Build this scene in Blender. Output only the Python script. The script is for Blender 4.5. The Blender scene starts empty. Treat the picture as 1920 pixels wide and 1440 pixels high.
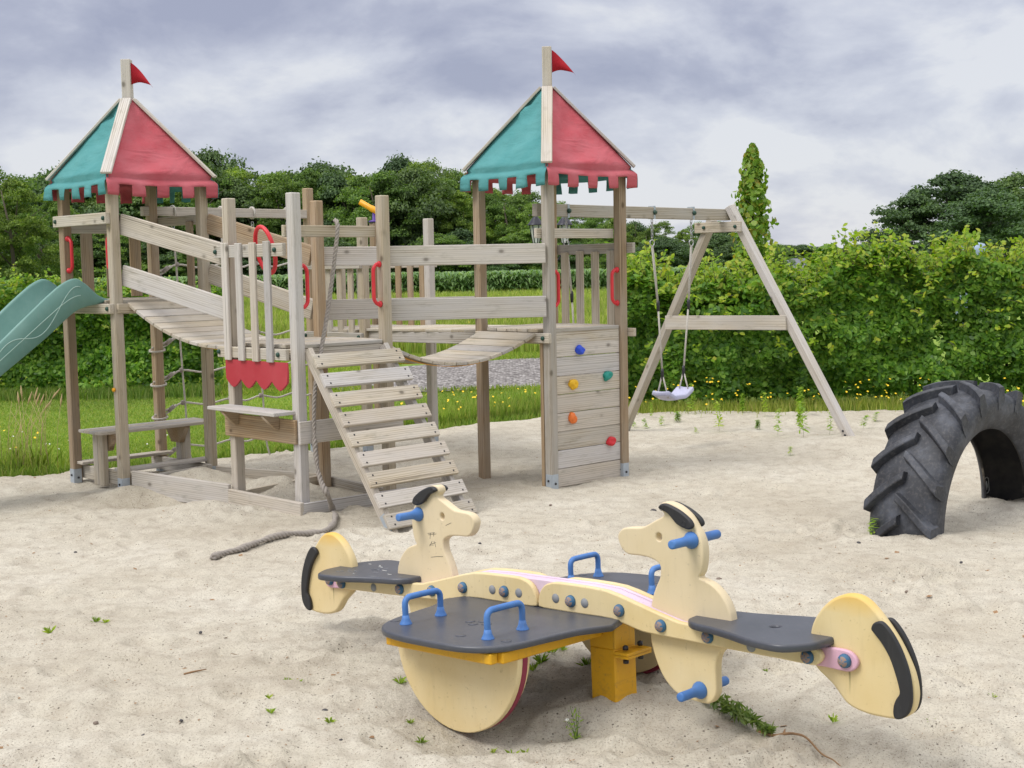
import bpy, bmesh, math, random
import numpy as np
from mathutils import Vector, Matrix, noise as mnoise
rad = math.radians
random.seed(7)
RNG = np.random.default_rng(11)
S = bpy.context.scene
COL = S.collection

# ------------------------------------------------------------------ camera
CAM_H = 1.55
cam = bpy.data.cameras.new("camera")
cam.sensor_fit = 'HORIZONTAL'; cam.sensor_width = 36.0
cam.lens = 36.0 * 2508.0 / 1920.0
cam.clip_start = 0.05; cam.clip_end = 3000
cam_o = bpy.data.objects.new("camera", cam); COL.objects.link(cam_o)
P_, R_ = rad(5.0), rad(1.095)
fwd = Vector((0, math.cos(P_), -math.sin(P_)))
up0 = Vector((0, math.sin(P_), math.cos(P_))); rt0 = Vector((1, 0, 0))
# the photograph is rolled slightly: its horizon climbs to the right
rt = rt0 * math.cos(R_) - up0 * math.sin(R_)
up = rt0 * math.sin(R_) + up0 * math.cos(R_)
m = Matrix((rt, up, -fwd)).transposed().to_4x4()
m.translation = Vector((0, 0, CAM_H))
cam_o.matrix_world = m
S.camera = cam_o

# ------------------------------------------------------------------ world + sun
SUN_EL, SUN_AZ = 52.0, -118.0        # azimuth clockwise from +Y: light comes from the left, a little behind the camera
w = bpy.data.worlds.new("World"); S.world = w; w.use_nodes = True
nt = w.node_tree; N = nt.nodes; L = nt.links
for n in list(N): N.remove(n)
out = N.new('ShaderNodeOutputWorld'); bg = N.new('ShaderNodeBackground'); bg.inputs['Strength'].default_value = 0.1
sky = N.new('ShaderNodeTexSky'); sky.sky_type = 'NISHITA'; sky.sun_disc = False
sky.sun_elevation = rad(SUN_EL); sky.sun_rotation = rad(SUN_AZ)
tc = N.new('ShaderNodeTexCoord'); sep = N.new('ShaderNodeSeparateXYZ'); L.new(tc.outputs['Generated'], sep.inputs[0])
def mth(op, a, b=None, c=None, clamp=False, nodes=None, links=None):
    nodes = nodes or N; links = links or L
    n = nodes.new('ShaderNodeMath'); n.operation = op; n.use_clamp = clamp
    for i, v in enumerate((a, b, c)):
        if v is None: continue
        if isinstance(v, (int, float)): n.inputs[i].default_value = v
        else: links.new(v, n.inputs[i])
    return n.outputs[0]
# lumpy cloud banks; the deck is near enough overhead that lumps stay rounded down to the horizon
zz = mth('ADD', mth('MAXIMUM', sep.outputs[2], 0.0), 0.42)
cx = mth('DIVIDE', sep.outputs[0], zz); cy = mth('DIVIDE', sep.outputs[1], zz)
def cloud(dz, scale, detail, rough, seed, dist=.25):
    c3 = N.new('ShaderNodeCombineXYZ'); L.new(cx, c3.inputs[0]); L.new(mth('ADD', cy, dz), c3.inputs[1]); c3.inputs[2].default_value = seed
    q = N.new('ShaderNodeTexNoise'); q.inputs['Scale'].default_value = scale; q.inputs['Detail'].default_value = detail; q.inputs['Roughness'].default_value = rough; q.inputs['Distortion'].default_value = dist
    L.new(c3.outputs[0], q.inputs['Vector']); return q.outputs[0]
big = cloud(0, 1.5, 3, .5, 2.3); lump = cloud(0, 3.4, 7, .56, 5.1); lump2 = cloud(.10, 3.4, 7, .56, 5.1)
relief = mth('MULTIPLY', mth('SUBTRACT', lump2, lump), .9)        # lit tops, shaded undersides
tilt = mth('ADD', mth('ADD', mth('MULTIPLY', big, .55), mth('MULTIPLY', lump, .47)), relief)
tilt = mth('ADD', tilt, mth('MULTIPLY', sep.outputs[0], .10))      # heavier cloud towards the upper left
tilt = mth('SUBTRACT', tilt, mth('MULTIPLY', mth('MINIMUM', sep.outputs[2], .30), .24))
ramp = N.new('ShaderNodeValToRGB'); L.new(tilt, ramp.inputs[0])
e = ramp.color_ramp.elements
e[0].position = .28; e[0].color = (.45, .475, .625, 1)
e[1].position = .565; e[1].color = (.92, .935, .99, 1)
x = ramp.color_ramp.elements.new(.375); x.color = (.555, .58, .72, 1)
x = ramp.color_ramp.elements.new(.44); x.color = (.68, .705, .825, 1)
x = ramp.color_ramp.elements.new(.495); x.color = (.77, .795, .90, 1)
# an overcast sky is brightest overhead
boost = mth('ADD', 1.0, mth('MULTIPLY', mth('MULTIPLY', mth('MAXIMUM', mth('SUBTRACT', sep.outputs[2], .24), 0), 2.6), 1.0))
gain = mth('MULTIPLY', boost, 6.6)
sc = N.new('ShaderNodeVectorMath'); sc.operation = 'SCALE'; L.new(ramp.outputs[0], sc.inputs[0]); L.new(gain, sc.inputs['Scale'])
mx = N.new('ShaderNodeMixRGB'); mx.inputs[0].default_value = .88; L.new(sky.outputs[0], mx.inputs[1]); L.new(sc.outputs[0], mx.inputs[2])
# high cloud is whiter than the low blue-grey bank
wh = N.new('ShaderNodeMixRGB'); wh.blend_type = 'MULTIPLY'; L.new(mth('MULTIPLY', mth('SUBTRACT', sep.outputs[2], .28), 2.2, clamp=True), wh.inputs[0]); L.new(mx.outputs[0], wh.inputs[1]); wh.inputs[2].default_value = (1.08, 1.03, .92, 1)
L.new(wh.outputs[0], bg.inputs[0]); L.new(bg.outputs[0], out.inputs[0])

sun = bpy.data.lights.new("sun", 'SUN'); sun.energy = 1.7; sun.angle = rad(25); sun.color = (1.0, .96, .90)
sun_o = bpy.data.objects.new("sun", sun); COL.objects.link(sun_o)
az = rad(SUN_AZ); d = Vector((math.sin(az) * math.cos(rad(SUN_EL)), math.cos(az) * math.cos(rad(SUN_EL)), math.sin(rad(SUN_EL))))
sun_o.rotation_euler = d.to_track_quat('Z', 'Y').to_euler(); sun_o.location = (0, 0, 30)
S.view_settings.view_transform = 'Standard'; S.view_settings.look = 'None'
S.view_settings.exposure = 0.36; S.view_settings.gamma = 1.0
S.render.engine = 'CYCLES'; S.cycles.use_denoising = True
S.cycles.max_bounces = 6; S.cycles.transparent_max_bounces = 6

# ------------------------------------------------------------------ materials
class NT:
    def __init__(s, name):
        s.m = bpy.data.materials.new(name); s.m.use_nodes = True
        s.t = s.m.node_tree; s.N = s.t.nodes; s.L = s.t.links
        s.b = s.N['Principled BSDF']; s.o = s.N['Material Output']
    def n(s, typ, **kw):
        x = s.N.new(typ)
        for k, v in kw.items():
            if k in x.inputs: x.inputs[k].default_value = v
            else: setattr(x, k, v)
        return x
    def link(s, a, b): s.L.new(a, b)
    def math(s, op, a, b=None, c=None, clamp=False): return mth(op, a, b, c, clamp, s.N, s.L)
    def noise(s, vec, scale, detail=4, rough=.55, dist=0):
        x = s.n('ShaderNodeTexNoise', Scale=scale, Detail=detail, Roughness=rough, Distortion=dist); s.link(vec, x.inputs['Vector']); return x.outputs[0]
    def ramp(s, fac, stops):
        r = s.n('ShaderNodeValToRGB'); s.link(fac, r.inputs[0]); el = r.color_ramp.elements
        while len(el) > 1: el.remove(el[-1])
        for i, (p, c) in enumerate(stops):
            q = el[0] if i == 0 else el.new(p)
            q.position = p; q.color = (*c, 1) if len(c) == 3 else c
        return r.outputs[0]
    def mix(s, fac, a, b, mode='MIX'):
        x = s.n('ShaderNodeMixRGB', blend_type=mode)
        for i, v in enumerate((fac, a, b)):
            if isinstance(v, (int, float)): x.inputs[i].default_value = v
            elif isinstance(v, tuple): x.inputs[i].default_value = (*v, 1)
            else: s.link(v, x.inputs[i])
        return x.outputs[0]
    def bump(s, h, dist, strength=1.0, prev=None):
        x = s.n('ShaderNodeBump', Strength=strength, Distance=dist); s.link(h, x.inputs['Height'])
        if prev: s.link(prev, x.inputs['Normal'])
        s.link(x.outputs[0], s.b.inputs['Normal']); return x.outputs[0]
    def objc(s): return s.n('ShaderNodeTexCoord').outputs['Object']
    def rnd(s): return s.n('ShaderNodeObjectInfo').outputs['Random']
    def mapv(s, vec, scale=(1, 1, 1), loc=None):
        x = s.n('ShaderNodeMapping'); x.inputs['Scale'].default_value = scale; s.link(vec, x.inputs['Vector'])
        if loc is not None: s.link(loc, x.inputs['Location'])
        return x.outputs[0]

def mat_wood(name, light, mid, dark, grey, warm=.5):
    t = NT(name); r = t.rnd(); oc = t.objc()
    off = t.n('ShaderNodeCombineXYZ'); 
    for i, k in enumerate((37., 19., 11.)): t.link(t.math('MULTIPLY', r, k), off.inputs[i])
    v = t.mapv(oc, (1, 1, 1), off.outputs[0])
    # growth rings: rings around an off-centre pith running along the board
    vs = t.mapv(v, (1.3, 26, 26)); warp = t.noise(vs, .5, 3)
    w1 = t.n('ShaderNodeTexWave', wave_type='RINGS', rings_direction='X', Scale=5.0, Distortion=5.0, Detail=2.0); w1.inputs['Detail Scale'].default_value = .9
    t.link(t.mapv(v, (.32, 9, 9)), w1.inputs['Vector'])
    fib = t.noise(t.mapv(v, (1.6, 150, 150)), 1.0, 4, .6)
    patch = t.noise(t.mapv(v, (2.2, 9, 9)), 1.0, 3)
    g = t.math('ADD', t.math('MULTIPLY', w1.outputs[0], .26), t.math('MULTIPLY', fib, .74))
    c = t.ramp(g, [(.27, dark), (.48, mid), (.70, light)])
    c = t.mix(t.ramp(patch, [(.38, (0, 0, 0)), (.66, (1, 1, 1))]), c, t.mix(.6, c, grey))
    # every board weathers a little differently
    tone = t.ramp(r, [(0, (.74, .735, .745)), (.28, (1.0, .975, .94)), (.5, (.86, .80, .71)), (.72, (1.05, 1.02, .99)), (1, (.88, .89, .93))])
    c = t.mix(1.0, c, tone, 'MULTIPLY')
    # knots
    vo = t.n('ShaderNodeTexVoronoi', Scale=1.0); vo.inputs['Randomness'].default_value = 1.0
    t.link(t.mapv(v, (6.0, 9, 9)), vo.inputs['Vector'])
    kc = t.n('ShaderNodeSeparateColor'); t.link(vo.outputs['Color'], kc.inputs[0])
    k = t.ramp(vo.outputs['Distance'], [(.07, (1, 1, 1)), (.105, (.75, .75, .75)), (.15, (.22, .22, .22)), (.24, (0, 0, 0))])
    c = t.mix(t.math('MULTIPLY', t.math('MULTIPLY', k, .8), t.math('GREATER_THAN', kc.outputs[0], .56)), c, tuple(a * .45 for a in dark))
    # hairline drying cracks and green-black grime streaks
    cr = t.noise(t.mapv(v, (.8, 75, 75)), 1.0, 2, .4)
    crk = t.ramp(cr, [(.25, (1, 1, 1)), (.29, (0, 0, 0))])
    c = t.mix(t.math('MULTIPLY', crk, .55), c, tuple(a * .35 for a in dark))
    st = t.noise(t.mapv(v, (4, 16, 16)), 1.4, 5, .7)
    c = t.mix(t.math('MULTIPLY', t.ramp(st, [(.56, (0, 0, 0)), (.78, (1, 1, 1))]), .55), c, (.17, .165, .12))
    t.link(c, t.b.inputs['Base Color']); t.b.inputs['Roughness'].default_value = .85
    t.b.inputs['Specular IOR Level'].default_value = .25
    h = t.math('SUBTRACT', t.math('ADD', t.math('MULTIPLY', fib, .6), t.math('MULTIPLY', w1.outputs[0], .35)), t.math('MULTIPLY', crk, .9))
    t.bump(h, .0007, .45)
    return t.m

def mat_plastic(name, col, rough=.45, dirt=(.16, .13, .08), dirt_amt=.35, speck=.3, fade=None, spec=.4, scale=1.0):
    t = NT(name); oc = t.objc()
    a = t.noise(oc, 3.0 * scale, 5, .6); b = t.noise(oc, 60 * scale, 3, .6); f = t.noise(t.mapv(oc, (48, 48, 7)), scale, 4, .6)
    c = t.mix(t.ramp(a, [(.35, (0, 0, 0)), (.7, (1, 1, 1))]), col, fade or tuple(min(1, q * 1.13 + .01) for q in col))
    c = t.mix(t.math('MULTIPLY', t.ramp(f, [(.55, (0, 0, 0)), (.78, (1, 1, 1))]), dirt_amt), c, dirt)
    c = t.mix(t.math('MULTIPLY', t.ramp(b, [(.64, (0, 0, 0)), (.74, (1, 1, 1))]), speck), c, dirt)
    t.link(c, t.b.inputs['Base Color'])
    t.link(t.math('ADD', rough - .08, t.math('MULTIPLY', a, .22)), t.b.inputs['Roughness'])
    t.b.inputs['Specular IOR Level'].default_value = spec
    t.bump(t.noise(oc, 220 * scale, 3, .6), .0006, .5)
    return t.m

def mat_simple(name, col, rough=.6, metal=0, var=.2, scale=20):
    t = NT(name); oc = t.objc(); a = t.noise(oc, scale, 4, .6)
    c = t.mix(a, tuple(q * (1 - var) for q in col), tuple(min(1, q * (1 + var)) for q in col))
    t.link(c, t.b.inputs['Base Color']); t.b.inputs['Roughness'].default_value = rough; t.b.inputs['Metallic'].default_value = metal
    t.bump(t.noise(oc, scale * 8, 2), .0005, .5)
    return t.m

def mat_leaf(name, cols, trans=.35, rough=.5, big=0.0, bigscale=.4, tint=(1, 1, 1)):
    t = NT(name); g = t.n('ShaderNodeNewGeometry'); r = g.outputs['Random Per Island']
    n = len(cols)
    c = t.ramp(r, [(i / (n - 1), q) for i, q in enumerate(cols)])
    if big:
        wpos = t.n('ShaderNodeNewGeometry').outputs['Position']
        bn = t.noise(wpos, bigscale, 3)
        c = t.mix(1.0, c, t.ramp(bn, [(.3, tuple(1 - big for _ in range(3))), (.7, (1 + big, 1 + big * .9, 1 + big * .2))]), 'MULTIPLY')
    oi = t.rnd()
    c = t.mix(1.0, c, t.ramp(oi, [(0, (.82, .88, .9)), (.5, (1, 1, 1)), (1, (1.2, 1.1, .85))]), 'MULTIPLY')
    t.link(c, t.b.inputs['Base Color']); t.b.inputs['Roughness'].default_value = rough
    t.b.inputs['Specular IOR Level'].default_value = .35
    tr = t.n('ShaderNodeBsdfTranslucent'); t.link(t.mix(1.0, c, (1.25, 1.35, .55), 'MULTIPLY'), tr.inputs[0])
    ms = t.n('ShaderNodeMixShader'); ms.inputs[0].default_value = trans
    t.link(t.b.outputs[0], ms.inputs[1]); t.link(tr.outputs[0], ms.inputs[2]); t.link(ms.outputs[0], t.o.inputs[0])
    return t.m

WOOD = mat_wood("weathered_timber", (.59, .545, .455), (.47, .42, .335), (.275, .23, .165), (.505, .495, .47))
WOODB = mat_wood("brown_timber", (.50, .385, .255), (.38, .275, .17), (.20, .135, .075), (.42, .365, .29))
WOODG = mat_wood("silver_timber", (.62, .59, .54), (.53, .50, .45), (.33, .29, .24), (.56, .55, .55))
CREAM = mat_plastic("cream_plastic", (.66, .515, .255), .5, dirt=(.36, .28, .14), dirt_amt=.16, speck=.42, fade=(.73, .61, .37))
CREAMH = mat_plastic("pale_cream_plastic", (.66, .545, .35), .5, dirt=(.32, .26, .18), dirt_amt=.16, speck=.40, fade=(.71, .60, .42))
CREAMT = mat_plastic("tail_cream_plastic", (.66, .515, .255), .5, dirt=(.36, .28, .14), dirt_amt=.16, speck=.42, fade=(.72, .59, .34))
_t = CREAMT.node_tree; _b = _t.nodes['Principled BSDF']; _src = _b.inputs['Base Color'].links[0].from_socket
_oc = _t.nodes.new('ShaderNodeTexCoord'); _sp = _t.nodes.new('ShaderNodeSeparateXYZ'); _t.links.new(_oc.outputs['Object'], _sp.inputs[0])
_nz = _t.nodes.new('ShaderNodeTexNoise'); _nz.inputs['Scale'].default_value = 9; _t.links.new(_oc.outputs['Object'], _nz.inputs[0])
_h = mth('MULTIPLY', mth('SUBTRACT', mth('ADD', _sp.outputs[2], mth('MULTIPLY', _nz.outputs[0], .05, nodes=_t.nodes, links=_t.links), nodes=_t.nodes, links=_t.links), .465, nodes=_t.nodes, links=_t.links), 14, clamp=True, nodes=_t.nodes, links=_t.links)
_m = _t.nodes.new('ShaderNodeMixRGB'); _m.inputs[2].default_value = (.72, .44, .07, 1); _t.links.new(_h, _m.inputs[0]); _t.links.new(_src, _m.inputs[1])   # pigment kept strong along the top rim
# green-brown run below the fixing bolt
_ax = mth('ABSOLUTE', _sp.outputs[0], nodes=_t.nodes, links=_t.links)
_dx = mth('ABSOLUTE', mth('SUBTRACT', mth('ADD', _ax, mth('MULTIPLY', _nz.outputs[0], .008, nodes=_t.nodes, links=_t.links), nodes=_t.nodes, links=_t.links), 1.2245, nodes=_t.nodes, links=_t.links), nodes=_t.nodes, links=_t.links)
_s1 = mth('SUBTRACT', 1.0, mth('MULTIPLY', _dx, 210, nodes=_t.nodes, links=_t.links), clamp=True, nodes=_t.nodes, links=_t.links)
_s2 = mth('MULTIPLY', mth('SUBTRACT', _sp.outputs[2], .20, nodes=_t.nodes, links=_t.links), 14, clamp=True, nodes=_t.nodes, links=_t.links)
_s3 = mth('LESS_THAN', _sp.outputs[2], .285, nodes=_t.nodes, links=_t.links)
_m2 = _t.nodes.new('ShaderNodeMixRGB'); _m2.inputs[2].default_value = (.13, .12, .04, 1); _t.links.new(_m.outputs[0], _m2.inputs[1])
_t.links.new(mth('MULTIPLY', mth('MULTIPLY', mth('MULTIPLY', _s1, _s2, nodes=_t.nodes, links=_t.links), _s3, nodes=_t.nodes, links=_t.links), .9, nodes=_t.nodes, links=_t.links), _m2.inputs[0]); _t.links.new(_m2.outputs[0], _b.inputs['Base Color'])
LILAC = mat_plastic("faded_lilac_plastic", (.62, .48, .58), .5, dirt=(.3, .2, .2), dirt_amt=.2, speck=.1, fade=(.68, .57, .68))
PINK = mat_plastic("pink_plastic", (.60, .36, .46), .5, dirt=(.25, .17, .14), dirt_amt=.25, speck=.1)
MAROON = mat_plastic("maroon_plastic", (.22, .02, .05), .5, dirt_amt=.15)
BLACKP = mat_plastic("black_plastic", (.018, .018, .02), .5, dirt=(.10, .10, .09), dirt_amt=.15, speck=.1, fade=(.03, .03, .034))
PADM = mat_plastic("dark_grey_plastic", (.045, .049, .062), .36, dirt=(.14, .14, .14), dirt_amt=.22, speck=.15, fade=(.075, .08, .098), spec=.55)
BLUE = mat_plastic("blue_plastic", (.045, .15, .42), .5, dirt=(.10, .09, .08), dirt_amt=.35, speck=.25, fade=(.09, .22, .52))
BLUED = mat_plastic("worn_blue_cap", (.03, .11, .22), .5, dirt=(.18, .12, .09), dirt_amt=.6, speck=.3, fade=(.06, .16, .28))
GREYCAP = mat_plastic("grey_cap", (.24, .25, .26), .6)
YELLOW = mat_plastic("yellow_painted_steel", (.66, .34, .012), .45, dirt=(.22, .13, .05), dirt_amt=.4, speck=.45, fade=(.72, .40, .02))
RED = mat_plastic("red_plastic", (.62, .022, .035), .38, dirt_amt=.1, speck=.05, fade=(.66, .05, .06))
REDB = mat_plastic("weathered_red_board", (.40, .030, .045), .55, dirt_amt=.1, speck=.05, fade=(.45, .055, .07))
REDF = mat_plastic("red_canvas", (.46, .08, .10), .8, dirt=(.38, .14, .15), dirt_amt=.3, speck=.06, fade=(.52, .155, .18), spec=.2)
REDD = mat_plastic("dark_red_canvas", (.34, .008, .018), .7, dirt_amt=.1, speck=.03, spec=.2)
TEAL = mat_plastic("teal_canvas", (.065, .25, .255), .8, dirt=(.09, .20, .19), dirt_amt=.25, speck=.05, fade=(.11, .31, .315), spec=.2)
SLIDEG = mat_plastic("green_slide_plastic", (.115, .25, .22), .45, dirt=(.20, .29, .265), dirt_amt=.4, speck=.15, fade=(.175, .32, .285))
SLIDEL = mat_plastic("pale_groove", (.36, .52, .47), .6)
CAPG = mat_plastic("dark_green_cap", (.01, .05, .035), .45)
for _mt in (REDF, TEAL):
    _t = _mt.node_tree; _bb = _t.nodes['Principled BSDF']; _old = _bb.inputs['Normal'].links[0].from_socket
    _oc = _t.nodes.new('ShaderNodeTexCoord'); _mp = _t.nodes.new('ShaderNodeMapping'); _mp.inputs['Scale'].default_value = (2.2, 2.2, 5.5); _mp.inputs['Rotation'].default_value = (.5, .35, .2); _t.links.new(_oc.outputs['Object'], _mp.inputs[0])
    _nz = _t.nodes.new('ShaderNodeTexNoise'); _nz.inputs['Scale'].default_value = 1.6; _nz.inputs['Detail'].default_value = 4; _nz.inputs['Distortion'].default_value = 1.4; _t.links.new(_mp.outputs[0], _nz.inputs[0])
    _bp = _t.nodes.new('ShaderNodeBump'); _bp.inputs['Distance'].default_value = .045; _bp.inputs['Strength'].default_value = .32; _t.links.new(_nz.outputs[0], _bp.inputs['Height']); _t.links.new(_old, _bp.inputs['Normal']); _t.links.new(_bp.outputs[0], _bb.inputs['Normal'])
STEEL = mat_simple("galvanised_steel", (.42, .47, .52), .5, .35, .2, 30)
BOLT = mat_simple("dark_bolt", (.05, .05, .055), .5, .6)
CHAIN = mat_simple("chain_steel", (.5, .5, .5), .35, .9)
ROPE = mat_simple("grey_rope", (.30, .27, .24), .95, 0, .35, 60)
ROPEL = mat_simple("pale_rope", (.50, .47, .42), .95, 0, .3, 60)
SEATM = mat_plastic("lilac_grey_plastic", (.43, .44, .60), .42, dirt=(.2, .2, .24), dirt_amt=.3, fade=(.52, .53, .68))
PURPLE = mat_plastic("purple_plastic", (.09, .045, .26), .45)
TUBEY = mat_plastic("orange_yellow_plastic", (.78, .36, .01), .4)
HOLDS = {'blue': mat_plastic("blue_hold", (.02, .07, .55), .5), 'yellow': mat_plastic("yellow_hold", (.72, .42, .01), .5), 'green': mat_plastic("green_hold", (.01, .24, .19), .5),
         'orange': mat_plastic("orange_hold", (.72, .17, .03), .5), 'red': mat_plastic("red_hold", (.55, .02, .03), .5)}
LAMPB = mat_simple("black_lamp_metal", (.018, .018, .028), .35, .3)
BARK = mat_simple("bark", (.10, .08, .06), .95, 0, .4, 8)
STEM = mat_simple("weed_stem", (.12, .20, .05), .8)
ROOTM = mat_simple("dry_root", (.27, .16, .08), .9, 0, .3, 40)
STONE = mat_simple("dark_stone", (.055, .052, .055), .7, 0, .5, 30)
STONEL = mat_simple("brown_stone", (.18, .14, .11), .8, 0, .4, 30)
YFL = mat_simple("yellow_petals", (.80, .56, .02), .7, 0, .1)
WFL = mat_simple("white_petals", (.75, .75, .70), .7, 0, .1)
STRAW = mat_simple("straw_seed", (.50, .38, .20), .9, 0, .25)
GLASS = mat_simple("lamp_glass", (.68, .70, .68), .12, 0, .1)
PALEB = mat_plastic("pale_blue_plastic", (.28, .38, .55), .5, fade=(.36, .45, .6))
ROOFT = mat_simple("grey_roof_tiles", (.16, .17, .20), .8, 0, .3, 4)
BRICK = mat_simple("pale_wall", (.45, .42, .38), .9, 0, .15, 3)

t = NT("tyre_rubber"); oc = t.objc(); a = t.noise(oc, 5, 6, .62); b = t.noise(oc, 55, 4, .6)
c = t.ramp(a, [(.33, (.014, .015, .019)), (.52, (.036, .040, .050)), (.74, (.105, .115, .14))])
c = t.mix(t.math('MULTIPLY', t.ramp(b, [(.5, (0, 0, 0)), (.75, (1, 1, 1))]), .35), c, (.17, .16, .155))
t.link(c, t.b.inputs['Base Color']); t.b.inputs['Roughness'].default_value = .62
t.bump(t.noise(oc, 90, 5, .65), .002, .6); TYRE = t.m
t = NT("tyre_inside"); oc = t.objc(); a = t.noise(oc, 4, 5, .6)
t.link(t.ramp(a, [(.4, (.018, .018, .02)), (.58, (.05, .045, .04)), (.70, (.26, .225, .175))]), t.b.inputs['Base Color']); t.b.inputs['Roughness'].default_value = .8; TYREIN = t.m

# sand
t = NT("dry_sand"); oc = t.objc()
a = t.noise(oc, .9, 4, .6); b = t.noise(oc, 9, 5, .65); f = t.noise(oc, 130, 4, .7); g = t.noise(oc, 420, 2, .6)
c = t.ramp(a, [(.30, (.465, .42, .335)), (.50, (.55, .51, .42)), (.72, (.62, .585, .50))])
c = t.mix(t.ramp(b, [(.36, (.42, .42, .42)), (.55, (0, 0, 0))]), c, (.335, .285, .225))
c = t.mix(t.ramp(f, [(.33, (.75, .75, .75)), (.47, (0, 0, 0))]), c, (.28, .24, .19))
c = t.mix(t.ramp(f, [(.60, (0, 0, 0)), (.74, (.6, .6, .6))]), c, (.72, .69, .63))
vo = t.n('ShaderNodeTexVoronoi', Scale=60.0); t.link(oc, vo.inputs['Vector'])
sc_ = t.n('ShaderNodeSeparateColor'); t.link(vo.outputs['Color'], sc_.inputs[0])
spk = t.math('MULTIPLY', t.math('LESS_THAN', vo.outputs['Distance'], .24), t.math('GREATER_THAN', sc_.outputs[0], .88))
c = t.mix(t.math('MULTIPLY', spk, .8), c, (.10, .085, .07))
vo2 = t.n('ShaderNodeTexVoronoi', Scale=150.0); t.link(oc, vo2.inputs['Vector']); sc2 = t.n('ShaderNodeSeparateColor'); t.link(vo2.outputs['Color'], sc2.inputs[0])
spk2 = t.math('MULTIPLY', t.math('LESS_THAN', vo2.outputs['Distance'], .3), t.math('GREATER_THAN', sc2.outputs[0], .80))
c = t.mix(t.math('MULTIPLY', spk2, .7), c, (.15, .12, .095))
t.link(c, t.b.inputs['Base Color']); t.b.inputs['Roughness'].default_value = .95; t.b.inputs['Specular IOR Level'].default_value = .1
bn = t.bump(t.noise(oc, 16, 6, .72), .024, .7)
t.bump(f, .006, .8, bn); SAND = t.m

t = NT("grass_ground"); oc = t.objc()
a = t.noise(oc, .35, 4); b = t.noise(oc, 14, 5, .7)
c = t.ramp(b, [(.3, (.13, .20, .045)), (.55, (.22, .315, .07)), (.8, (.34, .39, .13))])
c = t.mix(1.0, c, t.ramp(a, [(.35, (.85, .9, .8)), (.65, (1.15, 1.1, 1.0))]), 'MULTIPLY')
t.link(c, t.b.inputs['Base Color']); t.b.inputs['Roughness'].default_value = 1; t.b.inputs['Specular IOR Level'].default_value = .05
t.bump(b, .03); GRASSG = t.m
t = NT("grey_gravel"); oc = t.objc()
vo = t.n('ShaderNodeTexVoronoi', Scale=22.0); t.link(oc, vo.inputs['Vector']); s1 = t.n('ShaderNodeSeparateColor'); t.link(vo.outputs['Color'], s1.inputs[0])
c = t.ramp(s1.outputs[0], [(0, (.10, .09, .085)), (.45, (.27, .25, .24)), (.8, (.38, .355, .34)), (1, (.55, .53, .51))])
c = t.mix(t.ramp(vo.outputs['Distance'], [(.4, (0, 0, 0)), (.75, (.8, .8, .8))]), c, (.07, .06, .055))
t.link(c, t.b.inputs['Base Color']); t.b.inputs['Roughness'].default_value = .95; t.bump(vo.outputs['Distance'], -.03); GRAVEL = t.m

LEAFH = mat_leaf("hedge_leaves", [(.060, .16, .020), (.105, .24, .028), (.15, .305, .036), (.20, .37, .044), (.27, .44, .056)], .42, .42, .22, .9)
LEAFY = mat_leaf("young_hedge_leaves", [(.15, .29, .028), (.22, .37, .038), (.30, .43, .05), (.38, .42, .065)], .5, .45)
LEAFW = mat_leaf("wood_leaves", [(.075, .145, .038), (.125, .22, .050), (.175, .28, .065), (.235, .345, .085)], .4, .6, .35, .16)
LEAFD = mat_leaf("dark_wood_leaves", [(.045, .085, .042), (.07, .128, .055), (.098, .17, .07), (.13, .21, .082)], .32, .6, .3, .16)
LEAFT = mat_leaf("tulip_tree_leaves", [(.11, .22, .03), (.17, .31, .04), (.24, .38, .05), (.29, .40, .06), (.36, .28, .05)], .45, .45)
MAIZE = mat_leaf("maize_leaves", [(.10, .19, .07), (.16, .28, .10), (.23, .36, .14), (.30, .43, .20)], .4, .5)
LAWN = mat_leaf("lawn_blades", [(.145, .245, .05), (.21, .33, .066), (.28, .39, .09), (.43, .45, .18)], .45, .6, .2, .5)
MEADOW = mat_leaf("meadow_blades", [(.21, .30, .06), (.30, .40, .08), (.38, .45, .11), (.50, .49, .22)], .42, .6, .25, .25)
WEEDL = mat_leaf("weed_leaves", [(.22, .36, .05), (.32, .47, .07), (.42, .54, .10)], .5, .5)
WEEDD = mat_leaf("wilted_leaves", [(.12, .18, .045), (.21, .29, .07), (.32, .38, .12)], .4, .5)

# ------------------------------------------------------------------ mesh helpers
def obj(name, me, parent=None, loc=None):
    o = bpy.data.objects.new(name, me); COL.objects.link(o)
    if parent: o.parent = parent
    if loc is not None: o.location = loc
    return o
def mesh(name, v, f, mat, smooth=True, mats=None, mi=None):
    me = bpy.data.meshes.new(name); me.from_pydata([tuple(p) for p in v], [], [tuple(q) for q in f])
    for mm in (mats or [mat]): me.materials.append(mm)
    if mi is not None: me.polygons.foreach_set('material_index', mi)
    if smooth: me.polygons.foreach_set('use_smooth', [True] * len(me.polygons))
    me.update(); return me
def quads(name, V, mat):                       # V: (n,k,3) array, one k-gon face each
    n, k = V.shape[:2]; me = bpy.data.meshes.new(name)
    me.vertices.add(n * k); me.vertices.foreach_set('co', V.reshape(-1).astype(np.float32))
    me.loops.add(n * k); me.loops.foreach_set('vertex_index', np.arange(n * k, dtype=np.int32))
    me.polygons.add(n); me.polygons.foreach_set('loop_start', np.arange(0, n * k, k, dtype=np.int32))
    me.polygons.foreach_set('loop_total', np.full(n, k, dtype=np.int32))
    me.materials.append(mat); me.update(calc_edges=True); return me
def thing(name, label, cat, loc=(0, 0, 0), rot=(0, 0, 0), group=None):
    o = bpy.data.objects.new(name, None); COL.objects.link(o); o.empty_display_size = .1
    o.location = loc; o.rotation_euler = rot
    return tag(o, label, cat, group)
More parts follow.
